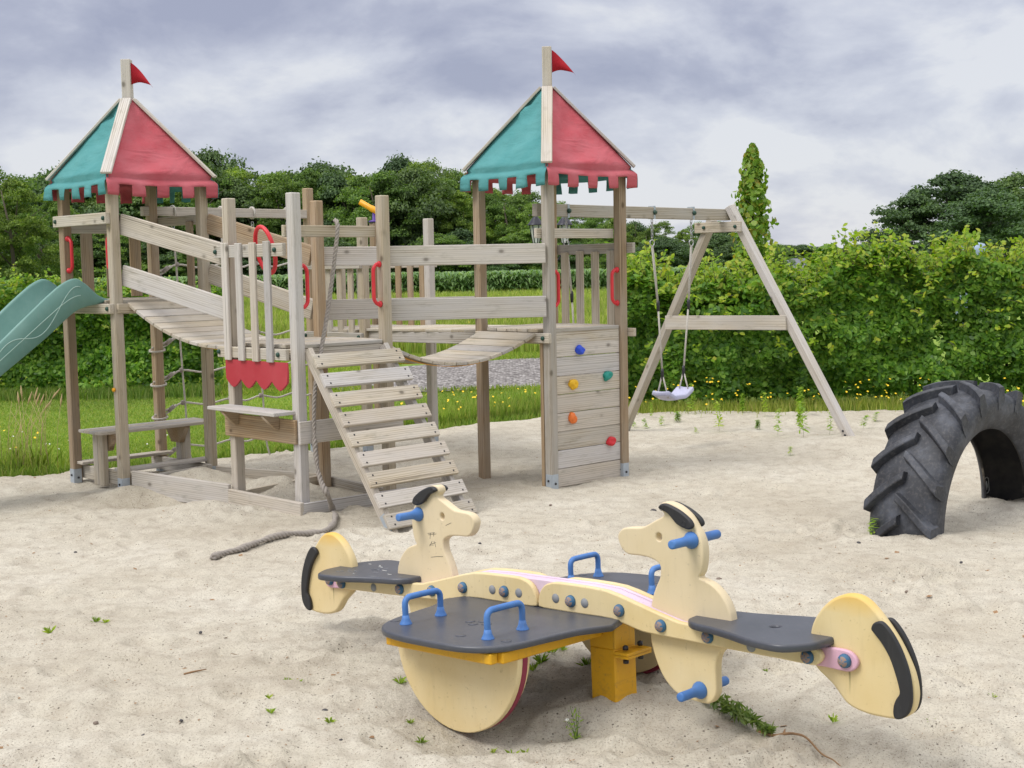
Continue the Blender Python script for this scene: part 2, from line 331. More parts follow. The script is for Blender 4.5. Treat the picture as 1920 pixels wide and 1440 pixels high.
def tag(o, label=None, cat=None, group=None, kind=None):
    if label: o['label'] = label
    if cat: o['category'] = cat
    if group: o['group'] = group
    if kind: o['kind'] = kind
    return o
class MB:
    def __init__(s): s.v = []; s.f = []
    def add(s, v, f):
        b = len(s.v); s.v += [tuple(p) for p in v]; s.f += [tuple(i + b for i in q) for q in f]; return s
    def obj(s, name, mat, parent=None, smooth=True): return obj(name, mesh(name, s.v, s.f, mat, smooth), parent)
def catmull(pts, n=4, closed=False):
    P = [Vector(p) for p in pts]; o = []; m = len(P)
    rng = range(m) if closed else range(m - 1)
    for i in rng:
        if closed: a, b, c, d = P[(i - 1) % m], P[i], P[(i + 1) % m], P[(i + 2) % m]
        else: a, b, c, d = P[max(i - 1, 0)], P[i], P[i + 1], P[min(i + 2, m - 1)]
        for k in range(n):
            u = k / n
            o.append(.5 * ((2 * b) + (c - a) * u + (2 * a - 5 * b + 4 * c - d) * u * u + (3 * b - a - 3 * c + d) * u ** 3))
    if not closed: o.append(P[-1])
    return o
def tube(pts, r, seg=8, closed=False, caps=True):
    P = [Vector(p) for p in pts]; n = len(P); rr = r if isinstance(r, (list, tuple)) else [r] * n
    T = []
    for i in range(n):
        a = P[(i - 1) % n] if (closed or i > 0) else P[i]; b = P[(i + 1) % n] if (closed or i < n - 1) else P[i]
        q = b - a; T.append(q.normalized() if q.length > 1e-9 else Vector((0, 0, 1)))
    nrm = T[0].orthogonal().normalized(); v = []; f = []
    for i in range(n):
        if i:
            nrm = nrm - T[i] * nrm.dot(T[i])
            nrm = nrm.normalized() if nrm.length > 1e-6 else T[i].orthogonal().normalized()
        bi = T[i].cross(nrm)
        for k in range(seg):
            a = 2 * math.pi * k / seg; v.append(P[i] + (nrm * math.cos(a) + bi * math.sin(a)) * rr[i])
    for i in range(n if closed else n - 1):
        for k in range(seg):
            a = i * seg + k; b = i * seg + (k + 1) % seg; j = ((i + 1) % n) * seg
            f.append((a, b, j + (k + 1) % seg, j + k))
    if caps and not closed:
        f.append(tuple(range(seg - 1, -1, -1))); f.append(tuple((n - 1) * seg + k for k in range(seg)))
    return v, f
def lathe(prof, axis_p, axis_d, seg=14):       # prof: (radius, along) pairs
    A = Vector(axis_d).normalized(); u = A.orthogonal().normalized(); w_ = A.cross(u); O = Vector(axis_p)
    v = []; f = []
    for (r, h) in prof:
        for k in range(seg):
            a = 2 * math.pi * k / seg; v.append(O + A * h + (u * math.cos(a) + w_ * math.sin(a)) * max(r, 1e-5))
    for i in range(len(prof) - 1):
        for k in range(seg): f.append((i * seg + k, i * seg + (k + 1) % seg, (i + 1) * seg + (k + 1) % seg, (i + 1) * seg + k))
    f.append(tuple(range(seg - 1, -1, -1))); f.append(tuple((len(prof) - 1) * seg + k for k in range(seg)))
    return v, f
_bc = {}
def boxmesh(lx, ly, lz, mat, bev=.0035):
    key = (round(lx, 3), round(ly, 3), round(lz, 3), mat.name, bev)
    if key in _bc: return _bc[key]
    bm = bmesh.new(); bmesh.ops.create_cube(bm, size=1)
    for q in bm.verts: q.co = Vector((q.co.x * lx, q.co.y * ly, q.co.z * lz))
    if bev: bmesh.ops.bevel(bm, geom=list(bm.edges), offset=min(bev, .3 * min(lx, ly, lz)), segments=1, affect='EDGES')
    me = bpy.data.meshes.new("board"); bm.to_mesh(me); bm.free(); me.materials.append(mat); _bc[key] = me; return me
def board(name, parent, p0, p1, w_, th, mat=None, upv=(0, 0, 1), bev=.0035):
    """a sawn board from p0 to p1; w_ is its width along upv, th its thickness"""
    p0 = Vector(p0); p1 = Vector(p1); X = (p1 - p0); ln = X.length; X.normalize()
    Z = Vector(upv); Z = Z - X * Z.dot(X)
    if Z.length < 1e-4: Z = X.orthogonal()
    Z.normalize(); Y = Z.cross(X)
    o = obj(name, boxmesh(ln, th, w_, mat or WOOD, bev), parent)
    M4 = Matrix((X, Y, Z)).transposed().to_4x4(); M4.translation = (p0 + p1) / 2
    o.matrix_basis = M4; return o
def area2(o): return sum(a[0] * b[1] - b[0] * a[1] for a, b in zip(o, o[1:] + o[:1]))
def prism(outline, d0, d1, to3, holes=(), bev=.006, sub=3):
    """slab with rounded edges: closed 2-D outline swept from depth d0 to d1; to3(u, v, d) gives the point"""
    def prep(o, ccw, n):
        o = [Vector((p[0], p[1])) for p in o]
        if n > 1: o = [Vector((q[0], q[1])) for q in catmull([(p.x, p.y, 0) for p in o], n, True)]
        if (area2([(p.x, p.y) for p in o]) > 0) != ccw: o.reverse()
        return o
    loops = [prep(outline, True, sub)] + [prep(h, False, 1) for h in holes]
    bm = bmesh.new(); rings = []
    steps = [(bev, d0), (bev * .3, d0 + bev * .3), (0, d0 + bev), (0, d1 - bev), (bev * .3, d1 - bev * .3), (bev, d1)]
    for lp in loops:
        n = len(lp); nr = []
        for i in range(n):
            tg = (lp[(i + 1) % n] - lp[i - 1]); tg = tg.normalized() if tg.length > 1e-9 else Vector((1, 0)); nr.append(Vector((-tg.y, tg.x)))
        R = []
        for ins, dd in steps: R.append([bm.verts.new(to3(*(lp[i] + nr[i] * ins), dd)) for i in range(n)])
        for a, b in zip(R, R[1:]):
            for i in range(n): bm.faces.new((a[i], a[(i + 1) % n], b[(i + 1) % n], b[i]))
        rings.append(R)
    for end in (0, -1):
        ed = []
        for R in rings:
            vs = R[end]
            for i in range(len(vs)):
                q = bm.edges.get((vs[i], vs[(i + 1) % len(vs)])); ed.append(q)
        bmesh.ops.triangle_fill(bm, use_beauty=True, edges=ed)
    bmesh.ops.recalc_face_normals(bm, faces=list(bm.faces))
    for fc in bm.faces: fc.smooth = len(fc.verts) == 4      # rounded rim smooth, the two flat faces stay flat
    me = bpy.data.meshes.new("slab"); bm.to_mesh(me); bm.free(); return me
def slab(name, parent, mat, *a, **k):
    me = prism(*a, **k); me.materials.append(mat)
    return obj(name, me, parent)
def cap(parent, p, nrm, r=.016, mat=None, name='bolt_cap'):
    return MB().add(*lathe([(r, 0), (r * 1.02, r * .25), (r * .8, r * .75), (r * .35, r * .98), (0, r * 1.02)], p, nrm, 12)).obj(name, mat or CAPG, parent)
def handle(parent, p0, p1, outv, mat=RED, proj=.055, r=.0125, name='grab_handle'):
    """D-shaped plastic grab handle between two fixing points, standing off along outv"""
    p0 = Vector(p0); p1 = Vector(p1); o_ = Vector(outv).normalized(); a = (p1 - p0)
    pts = [p0, p0 + o_ * proj * .45, p0 + o_ * proj * .92 + a * .10, p0 + o_ * proj + a * .24, p0 + o_ * proj + a * .5, p0 + o_ * proj + a * .76, p0 + o_ * proj * .92 + a * .90, p1 + o_ * proj * .45, p1]
    pc = catmull(pts, 4); mb = MB().add(*tube(pc, r, 10))
    for q in (p0, p1): mb.add(*lathe([(r * 1.75, 0), (r * 1.7, r * .5), (r * 1.1, r * 1.6)], q, o_, 12))
    return mb.obj(name, mat, parent)

# ------------------------------------------------------------------ ground
def vnoise(x, y, seed):
    r = np.random.default_rng(seed); G = r.random((256, 256))
    xi = np.floor(x).astype(int); yi = np.floor(y).astype(int); fx = x - xi; fy = y - yi
    fx = fx * fx * (3 - 2 * fx); fy = fy * fy * (3 - 2 * fy)
    g = lambda i, j: G[i % 256, j % 256]
    return (g(xi, yi) * (1 - fx) + g(xi + 1, yi) * fx) * (1 - fy) + (g(xi, yi + 1) * (1 - fx) + g(xi + 1, yi + 1) * fx) * fy - .5
EDGE = np.array([(-40, 5.5), (-8, 9.6), (-4.0, 10.6), (-3.4, 10.8), (-3.1, 11.0), (-2.6, 11.35), (-2.0, 11.75), (-1.4, 12.1), (-.95, 12.9), (-.3, 13.6), (.5, 14.1), (1.1, 14.2), (2, 14.22), (3.5, 14.0), (5, 13.6), (8, 13.2), (40, 10)])
def edge_y(x): return np.interp(x, EDGE[:, 0], EDGE[:, 1]) + .22 * vnoise(x * 2.1, x * 0 + 3.3, 5) + .10 * vnoise(x * 7, x * 0 + 1.7, 6)
SPOT = []                                      # (x, y, radius_x, radius_y, height)
SPOT += [(-2.02, 8.60, .28, .17, .075), (-2.42, 9.03, .27, .15, -.14), (-2.30, 9.62, .30, .25, .13), (-2.75, 9.3, .16, .14, .05), (-3.2, 9.8, .25, .2, -.03), (-1.7, 9.35, .25, .2, .10),
         (.36, 4.52, .26, .22, .085), (.13, 4.30, .35, .2, -.045), (-.2, 4.25, .25, .12, -.03), (.55, 4.25, .2, .16, -.02), (-.6, 7.9, .35, .2, -.03),
         (2.25, 7.35, .3, .15, .03), (2.86, 11.1, .5, .4, .06), (3.0, 8.3, .3, .3, .03)]
FP = []
_r = random.Random(3)
for i in range(420):
    yy = 3.6 + 9.5 * _r.random() ** 1.25; FP.append((_r.uniform(-.46, .46) * yy, yy, _r.uniform(.04, .10), _r.uniform(.05, .15), _r.uniform(.006, .024), _r.uniform(0, 3.14)))
def sand_z(x, y):
    z = .045 * vnoise(x * .8, y * .8, 1) + .018 * vnoise(x * 2.4, y * 2.4, 2) + .012 * vnoise(x * 6.5, y * 6.5, 3) + .010 * vnoise(x * 16, y * 16, 4) + .008 * vnoise(x * 38, y * 38, 8) + .004 * vnoise(x * 90, y * 90, 12)
    z = z + np.clip(vnoise(x * 1.1 + 7, y * 1.7, 14) * 5 - 1.05, 0, 1) * (.046 * vnoise(x * 26, y * 30, 15) - .008)   # kicked-up patches
    for (a, b, c, d_, h) in SPOT: z = z + h * np.exp(-((x - a) / c) ** 2 - ((y - b) / d_) ** 2)
    return z
u1 = np.concatenate([np.linspace(-1.6, -.52, 22, endpoint=False), np.linspace(-.52, .52, 430), np.linspace(.52, 1.6, 23)[1:]])
y1 = 2.6 * (15.5 / 2.6) ** np.linspace(0, 1, 400)
U, YY = np.meshgrid(u1, y1); XX = U * YY
ZZ = sand_z(XX, YY)
for (a, b, c, d_, h, an) in FP:
    msk = (np.abs(XX - a) < .35) & (np.abs(YY - b) < .35)
    if not msk.any(): continue
    dx = XX[msk] - a; dy = YY[msk] - b; p = (dx * math.cos(an) + dy * math.sin(an)) / c; q = (-dx * math.sin(an) + dy * math.cos(an)) / d_
    r2 = p * p + q * q; ZZ[msk] += h * (-np.exp(-r2 * 1.6) + .75 * np.exp(-(np.sqrt(r2) - 1.35) ** 2 * 5))
dd = YY - edge_y(XX)
ZZ = ZZ - np.clip((dd + .35) / .5, 0, 1) ** 2 * .16
nv, nu = XX.shape
V = np.stack([XX, YY, ZZ], -1).reshape(-1, 3)
idx = np.arange(nv * nu).reshape(nv, nu)
F_ = np.stack([idx[:-1, :-1], idx[:-1, 1:], idx[1:, 1:], idx[1:, :-1]], -1).reshape(-1, 4)
me = bpy.data.meshes.new("sand"); me.vertices.add(len(V)); me.vertices.foreach_set('co', V.reshape(-1).astype(np.float32))
me.loops.add(F_.size); me.loops.foreach_set('vertex_index', F_.reshape(-1).astype(np.int32)); me.polygons.add(len(F_))
me.polygons.foreach_set('loop_start', np.arange(0, F_.size, 4, dtype=np.int32)); me.polygons.foreach_set('loop_total', np.full(len(F_), 4, dtype=np.int32))
me.polygons.foreach_set('use_smooth', np.ones(len(F_), dtype=bool)); me.materials.append(SAND); me.update(calc_edges=True)
tag(obj("sand", me), kind='structure')
def gz(x, y):
    return float(sand_z(np.array([float(x)]), np.array([float(y)]))[0])
gx = np.concatenate([[-900, -60, -30], np.arange(-16, 16.01, .5), [30, 60, 900]]); ge = edge_y(np.clip(gx, -40, 40)); gv = []; gf = []
for x_, y_ in zip(gx, ge): gv += [(x_, -20, -.32), (x_, y_ - .55, -.32), (x_, y_ - .12, -.06), (x_, 1500, -.06)]      # the turf steps down under the sand
for i in range(len(gx) - 1):
    for k in range(3): gf.append((i * 4 + k, i * 4 + 4 + k, i * 4 + 5 + k, i * 4 + 1 + k))
me = mesh("ground", gv, gf, GRASSG, False)
tag(obj("ground", me), kind='structure')
gp = [(-2.2, 17.6), (-1.2, 17.2), (.5, 17.7), (2, 18.2), (5, 18.5), (5, 23.6), (2, 23.3), (.4, 23.2), (-.8, 22.4), (-1.9, 21.5), (-2.8, 19.6)]
gp = [(q.x, q.y) for q in catmull([(a, b, 0) for a, b in gp], 6, True)]
me = mesh("gravel_path", [(a + .15 * vnoise(np.array([a * 3.]), np.array([b * 3.]), 9)[0], b, -.03) for a, b in gp], [tuple(range(len(gp)))], GRAVEL, False)
tag(obj("gravel_path", me), kind='structure')

# ------------------------------------------------------------------ play towers
SD = .722; HS = SD / 2
def tower(name, label, c, a=0.0):
    return thing(name, label, 'play tower', (c[0], c[1], 0), (0, 0, math.pi / 4 + a), 'connected wooden play towers')
def T2W(c, a, p):
    th = math.pi / 4 + a; return Vector((c[0] + p[0] * math.cos(th) - p[1] * math.sin(th), c[1] + p[0] * math.sin(th) + p[1] * math.cos(th), p[2]))
C1, A1 = (.295, 9.79), -.0514
C2, A2 = (-2.787, 9.997), -.004
C3, A3 = (-1.352, 8.968), 0.0
C4, A4 = (-1.2, 11.5), 0.0
POS = dict(near=(-HS, -HS), right=(HS, -HS), far=(HS, HS), left=(-HS, HS))
def post(t_, k, z1, mat=None, bracket=True, z0=-.35):
    x_, y_ = POS[k]; p = board('post', t_, (x_, y_, z0), (x_, y_, z1), .07, .07, mat or WOOD, (0, 1, 0), .006)
    if bracket:
        sx = 1 if x_ > 0 else -1; sy = 1 if y_ > 0 else -1
        # steel angle round the outer corner of the post; outer faces towards the viewer carry two bolts
        for (nx, ny) in ((-1, 0), (0, -1)):
            cx_ = x_ + (nx * .0375 if nx else -.006); cy_ = y_ + (ny * .0375 if ny else -.006)
            b = board('foot_bracket', t_, (cx_, cy_, -.16), (cx_, cy_, .10), .060, .004, STEEL, (ny, nx, 0), .001)
            for zq in ((.075,) if nx else (.035,)):
                mb = MB().add(*lathe([(.009, 0), (.009, .006), (.004, .009)], (cx_ + nx * .002, cy_ + ny * .002, zq - (.02 if nx else 0)), (nx, ny, 0), 6)).obj('bracket_bolt', BOLT, t_)
    return p
def deck(t_, z, n=7):
    w_ = SD + .07
    for i in range(n):
        y_ = -HS - .02 + (i + .5) * (SD + .04) / n
        ln = HS + .03 if abs(y_) < HS - .08 else HS - .04
        board('deck_plank', t_, (-ln, y_, z - .0125), (ln, y_, z - .0125), (SD + .04) / n - .006, .025, WOOD, (0, 1, 0))
def side_rail(t_, side, z0, z1, e0=.0, e1=.0, off=.0455, th=.021, mat=None, name='rail', caps=False, bev=.0035):
    """board fixed on the outside (off>0) of one side; e0, e1 lengthen its two ends"""
    zc = (z0 + z1) / 2; n_ = {'SE': (0, -1), 'SW': (-1, 0), 'NE': (1, 0), 'NW': (0, 1)}[side]; tg_ = {'SE': (1, 0), 'SW': (0, 1), 'NE': (0, 1), 'NW': (1, 0)}[side]
    D = HS + off; a = (n_[0] * D - tg_[0] * (HS + e0), n_[1] * D - tg_[1] * (HS + e0), zc); b = (n_[0] * D + tg_[0] * (HS + e1), n_[1] * D + tg_[1] * (HS + e1), zc)
    o = board(name, t_, a, b, z1 - z0, th, mat or WOOD, (0, 0, 1), bev)
    if caps:
        for sgn in (-1, 1):
            cap(t_, (n_[0] * (D + th / 2) + tg_[0] * sgn * HS, n_[1] * (D + th / 2) + tg_[1] * sgn * HS, zc), (n_[0], n_[1], 0))
    return o
def pickets(t_, side, n, z0, z1, wdt=.062, off=.066, span=(-.27, .27), th=.019, mat=None):
    n_ = {'SE': (0, -1), 'SW': (-1, 0), 'NE': (1, 0), 'NW': (0, 1)}[side]; tg_ = {'SE': (1, 0), 'SW': (0, 1), 'NE': (0, 1), 'NW': (1, 0)}[side]; D = HS + off
    for i in range(n):
        q = span[0] + (span[1] - span[0]) * (i / (n - 1) if n > 1 else .5)
        board('picket', t_, (n_[0] * D + tg_[0] * q, n_[1] * D + tg_[1] * q, z0), (n_[0] * D + tg_[0] * q, n_[1] * D + tg_[1] * q, z1 + random.uniform(-.008, .008)), wdt, th, mat or WOOD, (tg_[0], tg_[1], 0))
def joists(t_, z):
    for s_ in ('SE', 'SW', 'NE', 'NW'): side_rail(t_, s_, z - .10, z - .028, -.04, -.04, 0, .03, name='joist')

def roof(t_, seed):
    Sg = .845 / 2; ze, za = 2.25, 2.835
    r_ = obj('roof', mesh('roof', *MB_box((0, 0, 2.50), (.05, .05, .28)), WOOD, False), t_)
    q = board('flag_pole', r_, (0, 0, 2.52), (0, 0, 3.12), .072, .068, WOODG, (1, 1, 0), .003)
    cols = {'SW': TEAL, 'SE': REDF, 'NE': TEAL, 'NW': REDF}
    ends = {'SE': ((-1, -1), (1, -1)), 'NE': ((1, -1), (1, 1)), 'NW': ((1, 1), (-1, 1)), 'SW': ((-1, 1), (-1, -1))}
    rr = random.Random(seed)
    for side, (A_, B_) in ends.items():
        n_ = {'SE': (0, -1), 'SW': (-1, 0), 'NE': (1, 0), 'NW': (0, 1)}[side]; nv3 = Vector((n_[0], n_[1], 0)); A3_ = Vector((A_[0], A_[1], 0)); B3_ = Vector((B_[0], B_[1], 0))
        units = 9; sub = 4; ncol = units * sub + 1; rows = []
        ph = [rr.uniform(0, 6.28) for _ in range(6)]; sh = rr.uniform(-.2, .2)
        NR = 16
        for k in range(NR + 1):                # canvas from ridge top down to the eave
            v_ = 1 - k / NR; hw = Sg * (1 - v_) * 1.0 + .036 * v_
            row = []
            for i in range(ncol):
                u = i / (ncol - 1)
                p = (A3_ * (1 - u) + B3_ * u) * hw; p.z = ze + (za - ze) * v_ * .99 + .004
                bell = math.sin(math.pi * u)
                sag = -.030 * bell ** 1.4 * math.sin(math.pi * min(1, (1 - v_) * 1.02)) ** .8 * (1 - .35 * v_)
                wr = .010 * bell * math.sin(9 * (u + v_ * .9 + sh) + ph[0]) * math.sin(math.pi * (1 - v_)) + .007 * bell * math.sin(15 * (v_ * 1.1 - u * .55) + ph[1]) + .018 * math.exp(-((u - .15) / .12) ** 2 - ((v_ - .8) / .18) ** 2) * math.sin(26 * v_ + ph[2])
                row.append(p + (nv3 * .72 + Vector((0, 0, .69))) * (sag + wr))
            rows.append(row)
        prof = [(.018, -.014), (.031, -.031), (.039, -.050), (.043, -.066), (.045, -.090), (.045, -.118), (.044, -.146)]
        for j, (ox, oz) in enumerate(prof):    # the valance rolls over the eave and hangs down
            row = []
            for i in range(ncol):
                u = i / (ncol - 1); p = (A3_ * (1 - u) + B3_ * u) * Sg * (1 + .075 * min(1, (j + 1) / 3)) * .985
                belly = math.sin(math.pi * u); p.z = ze + oz - .012 * belly
                flap = int(min(i // sub, units - 1)); wav = (.011 * math.sin(flap * 2.1 + ph[3]) + .006 * math.sin(7 * u * 2 + ph[4])) * (max(0, j - 2) / 4)
                p = p + nv3 * (ox - .012 * belly + wav - Sg * .07) + Vector((0, 0, .004 * math.sin(flap * 3.3 + ph[5]) * (j > 3)))
                row.append(p)
            rows.append(row)
        cut = NR + 4; verts = [p for r0 in rows for p in r0]; faces = []
        for k in range(len(rows) - 1):
            for i in range(ncol - 1):
                if k >= cut and (i // sub) % 2 == 1: continue
                a = k * ncol + i; faces.append((a, a + ncol, a + ncol + 1, a + 1))
        co = obj('canopy', mesh('canopy', verts, faces, cols[side]), r_)
        md = co.modifiers.new('thickness', 'SOLIDIFY'); md.thickness = .0025
        co['label'] = ('faded red' if cols[side] is REDF else 'teal green') + ' canvas roof panel with square cut valance'
    for (a, b) in ((-1, -1), (1, -1), (1, 1), (-1, 1)):
        dv = Vector((a, b, 0)); p0 = dv * (Sg + .012); p0.z = ze - .004; p1 = dv * .028; p1.z = za - .01
        side_v = Vector((-b, a, 0)); nn = (p1 - p0).cross(side_v).normalized()
        if nn.z < 0: nn = -nn
        board('ridge_board', r_, p0 + nn * .010, p1 + nn * .010, .078, .02, WOODG, side_v)
    # flag on the pole's camera-right face; pole is turned 45 degrees to the tower
    dx = Vector((1, -1, 0)).normalized(); dn = Vector((1, 1, 0)).normalized(); n = 12; fv = []; 
    for i in range(n + 1):
        u = i / n; top = 3.095 - .19 * u ** 1.25 ; bot = 2.935 + .028 * math.sin(min(1, u * 2.2) * 1.57) - .045 * u ** 1.5 
        bot = min(bot, top - .002) if u < 1 else top - .001
        for zz_ in (top, (top + bot) / 2, bot):
            p = dx * (.036 + .17 * u) + dn * (-.02 - .03 * u + .018 * math.sin(u * 5)); fv.append((p.x, p.y, zz_))
    ff = []
    for i in range(n):
        for k in range(2): a = i * 3 + k; ff.append((a, a + 3, a + 4, a + 1))
    fl = obj('flag', mesh('flag', fv, ff, REDD), r_); md = fl.modifiers.new('thickness', 'SOLIDIFY'); md.thickness = .002
    return r_
def MB_box(c, s):
    x, y, z = c; a, b, h = (q / 2 for q in s)
    v = [(x + i * a, y + j * b, z + k * h) for i in (-1, 1) for j in (-1, 1) for k in (-1, 1)]
    return v, [(0, 1, 3, 2), (4, 6, 7, 5), (0, 4, 5, 1), (2, 3, 7, 6), (0, 2, 6, 4), (1, 5, 7, 3)]

# --- tower with slide (left)
t2 = tower('play_tower', 'tall wooden tower with red and teal tent roof beside the green slide', C2, A2)
for k in POS: post(t2, k, 2.235, WOODB if k in ('left', 'far') else WOOD)
joists(t2, 1.37); deck(t2, 1.37)
side_rail(t2, 'SW', 1.905, 1.985, .03, .045, .053, .035, caps=True)
side_rail(t2, 'SW', 1.275, 1.345, .03, .045, .053, .035, caps=True, name='joist')
side_rail(t2, 'NW', 1.86, 1.935, -.035, -.035, -.01, .03)
pickets(t2, 'NW', 3, 1.38, 1.90, .092, -.012, (-.2, .2), mat=WOODB)
side_rail(t2, 'NE', 1.915, 1.985, -.03, .03, .053, .035)
pickets(t2, 'NE', 2, 1.30, 1.94, .085, .026, (-.285, -.14), mat=WOODB)
handle(t2, (-HS, HS - .036, 1.82), (-HS, HS - .036, 1.585), (0, -1, 0))
handle(t2, (-HS, -HS + .036, 1.82), (-HS, -HS + .036, 1.585), (0, 1, 0))
for k in ('SE', 'NE'): side_rail(t2, k, 1.28, 1.345, .02, .02, .050, .03, name='joist')
roof(t2, 1)
MB().add(*lathe([(.013, 0), (.016, .008), (.010, .018), (0, .02)], (-HS - .037, -HS + .01, .735), (-1, 0, 0), 12)).obj('yellow_knob', TUBEY, t2)

# --- tower with climbing wall (right)
t1 = tower('play_tower', 'tall wooden tower with red and teal tent roof and climbing wall', C1, A1)
for k in POS: post(t1, k, 2.235, WOODB if k in ('left', 'far', 'right') else WOOD, k != 'left')
joists(t1, 1.11); deck(t1, 1.115)
zt = 1.098; hb = .132
wall_z = [1.098, 1.045] + [1.045 - .131 * i for i in range(1, 9)]
for i in range(len(wall_z) - 1):
    zz0, zz1 = wall_z[i + 1], wall_z[i]
    board('wall_plank', t1, (-HS + .036, -HS + .0, (zz0 + zz1) / 2), (HS - .036, -HS + .0, (zz0 + zz1) / 2), zz1 - zz0 - .004, .026, WOODG if i % 3 else WOOD)
board('wall_plank', t1, (-HS + .036, -HS, -.11), (HS - .036, -HS, -.11), .2, .026)
# rail ends and back edge of the panel seen left of the near post
board('wall_batten', t1, (-HS - .02, -HS + .055, -.1), (-HS - .02, -HS + .055, 1.05), .03, .03, WOODB, (1, 0, 0))
def hold(p, col, s):
    bm = bmesh.new(); bmesh.ops.create_icosphere(bm, subdivisions=3, radius=1)
    for q in bm.verts:
        n = mnoise.noise(q.co * 1.3 + Vector((s * 9, p[0] * 7, p[2] * 5))); k = 1 + .32 * n
        hole = math.exp(-((q.co.x - .15) ** 2 + (q.co.z - .05) ** 2) / .10) * (q.co.y < 0)
        q.co = Vector((q.co.x * .043 * k, q.co.y * .030 * k + hole * .014, q.co.z * .034 * k))
    bmesh.ops.rotate(bm, verts=bm.verts, cent=(0, 0, 0), matrix=Matrix.Rotation(s, 3, 'Y'))
    me = bpy.data.meshes.new('climbing_hold'); bm.to_mesh(me); bm.free(); me.materials.append(HOLDS[col]); me.polygons.foreach_set('use_smooth', [True] * len(me.polygons))
    o = obj('climbing_hold', me, t1, (p[0], -HS - .022, p[2])); o['label'] = f'{col} plastic climbing hold'
for (x_, z_, c_, s_) in ((-.09, .955, 'blue', .1), (-.165, .72, 'yellow', .5), (.19, .755, 'green', -.5), (-.175, .48, 'orange', 1.1), (.215, .275, 'red', -.3)): hold((x_, 0, z_), c_, s_)
side_rail(t1, 'SE', 1.745, 1.812, .075, -.03, -.051, .03, name='crossbar')
handle(t1, (HS - .036, -HS, 1.515), (HS - .036, -HS, 1.275), (-1, 0, 0))
handle(t1, (-HS + .036, -HS, 1.515), (-HS + .036, -HS, 1.275), (1, 0, 0))
side_rail(t1, 'NE', 1.635, 1.71, .09, .05, .050, .03)
side_rail(t1, 'NE', 1.03, 1.09, .09, .05, .050, .03, name='joist')
pickets(t1, 'NE', 4, 1.05, 1.66, .072, .024, (-.24, .24))
side_rail(t1, 'SW', 1.02, 1.088, .055, .0, .050, .032, name='joist', caps=True)
roof(t1, 2)

# --- middle tower without roof
t3 = tower('play_tower', 'low open wooden tower with red scalloped board, ladder and steering wheel', C3, A3)
for k in POS: post(t3, k, 2.04, WOODB if k == 'far' else WOODG if k in('near','left') else WOOD, bracket=False)
joists(t3, 1.085); deck(t3, 1.085)
for (z0, z1) in ((1.645, 1.728), (.985, 1.058)):
    side_rail(t3, 'SW', z0, z1, -.04, .10, .05, .03)
    cap(t3, (-HS - .066, -HS + .12, (z0 + z1) / 2), (-1, 0, 0)); cap(t3, (-HS - .066, HS + .075, (z0 + z1) / 2), (-1, 0, 0))
pickets(t3, 'SW', 4, .97, 1.745, .066, .075, (-.165, .315), mat=WOODG)
sc_o = []
for i in range(41):
    u = i / 40; q = abs(math.sin(u * 4 * math.pi)); sc_o.append((u, .0 - .125 * q ** .6 - .045 if 0 < i < 40 else -.06))
ol = [(-.34, 0), (.34, 0)]
pts = [(.345, 0), (.35, -.07)]
for k in range(4):
    a0 = .35 - k * .175
    pts += [(a0 - .004, -.128), (a0 - .030, -.152), (a0 - .060, -.174), (a0 - .0875, -.184), (a0 - .115, -.174), (a0 - .145, -.152), (a0 - .171, -.130)]
pts += [(-.352, -.07), (-.345, 0)]
slab('scalloped_board', t3, REDB, [(p[0], p[1]) for p in pts], 0, .015, lambda u, v, d_: Vector((-HS - .050 - d_, u + .02, .973 + v)), bev=.002, sub=1)
side_rail(t3, 'SE', 1.765, 1.84, .05, -.035, -.05, .03, name='crossbar')
side_rail(t3, 'SW', .455, .61, .02, .055, .046, .022, WOODB, name='side_board')
side_rail(t3, 'SE', .455, .60, .045, .09, .046, .022, WOODG, name='side_board')
handle(t3, (-HS + .036, -HS, 1.585), (-HS + .036, -HS, 1.32), (1, 0, 0))
handle(t3, (HS - .036, -HS, 1.585), (HS - .036, -HS, 1.32), (-1, 0, 0))
# steering wheel behind the picket rail
sw = [Vector((0, math.cos(a) * .115, math.sin(a) * .155)) for a in np.linspace(0, 2 * math.pi, 28, endpoint=False)]
swm = MB().add(*tube(sw, .014, 10, True)); swm.add(*tube([(0, -.11, 0), (.01, 0, 0), (0, .11, 0)], .010, 8)); swm.add(*tube([(0, 0, -.15), (.01, 0, 0)], .010, 8)); swm.add(*lathe([(.03, 0), (.03, .03), (.02, .05)], (-.005, 0, 0), (1, 0, 0)))
swo = swm.obj('steering_wheel', RED, t3); swo.location = (-HS + .055, .035, 1.69); swo.rotation_euler = (0, rad(-12), rad(-6))
# counter shelf on the outside of the side board
sh = board('counter_shelf', t3, (-HS - .115, -.36, .655), (-HS - .115, .40, .655), .17, .024, WOODG, (1, 0, 0))
for yq in (-.20, .26):
    slab('shelf_bracket', t3, WOODB, [(0, 0), (.13, 0), (.03, -.10), (0, -.10)], -.0175, .0175, lambda u, v, d_: Vector((-HS - .058 - u, yq + d_, .642 + v)), bev=.002, sub=1)

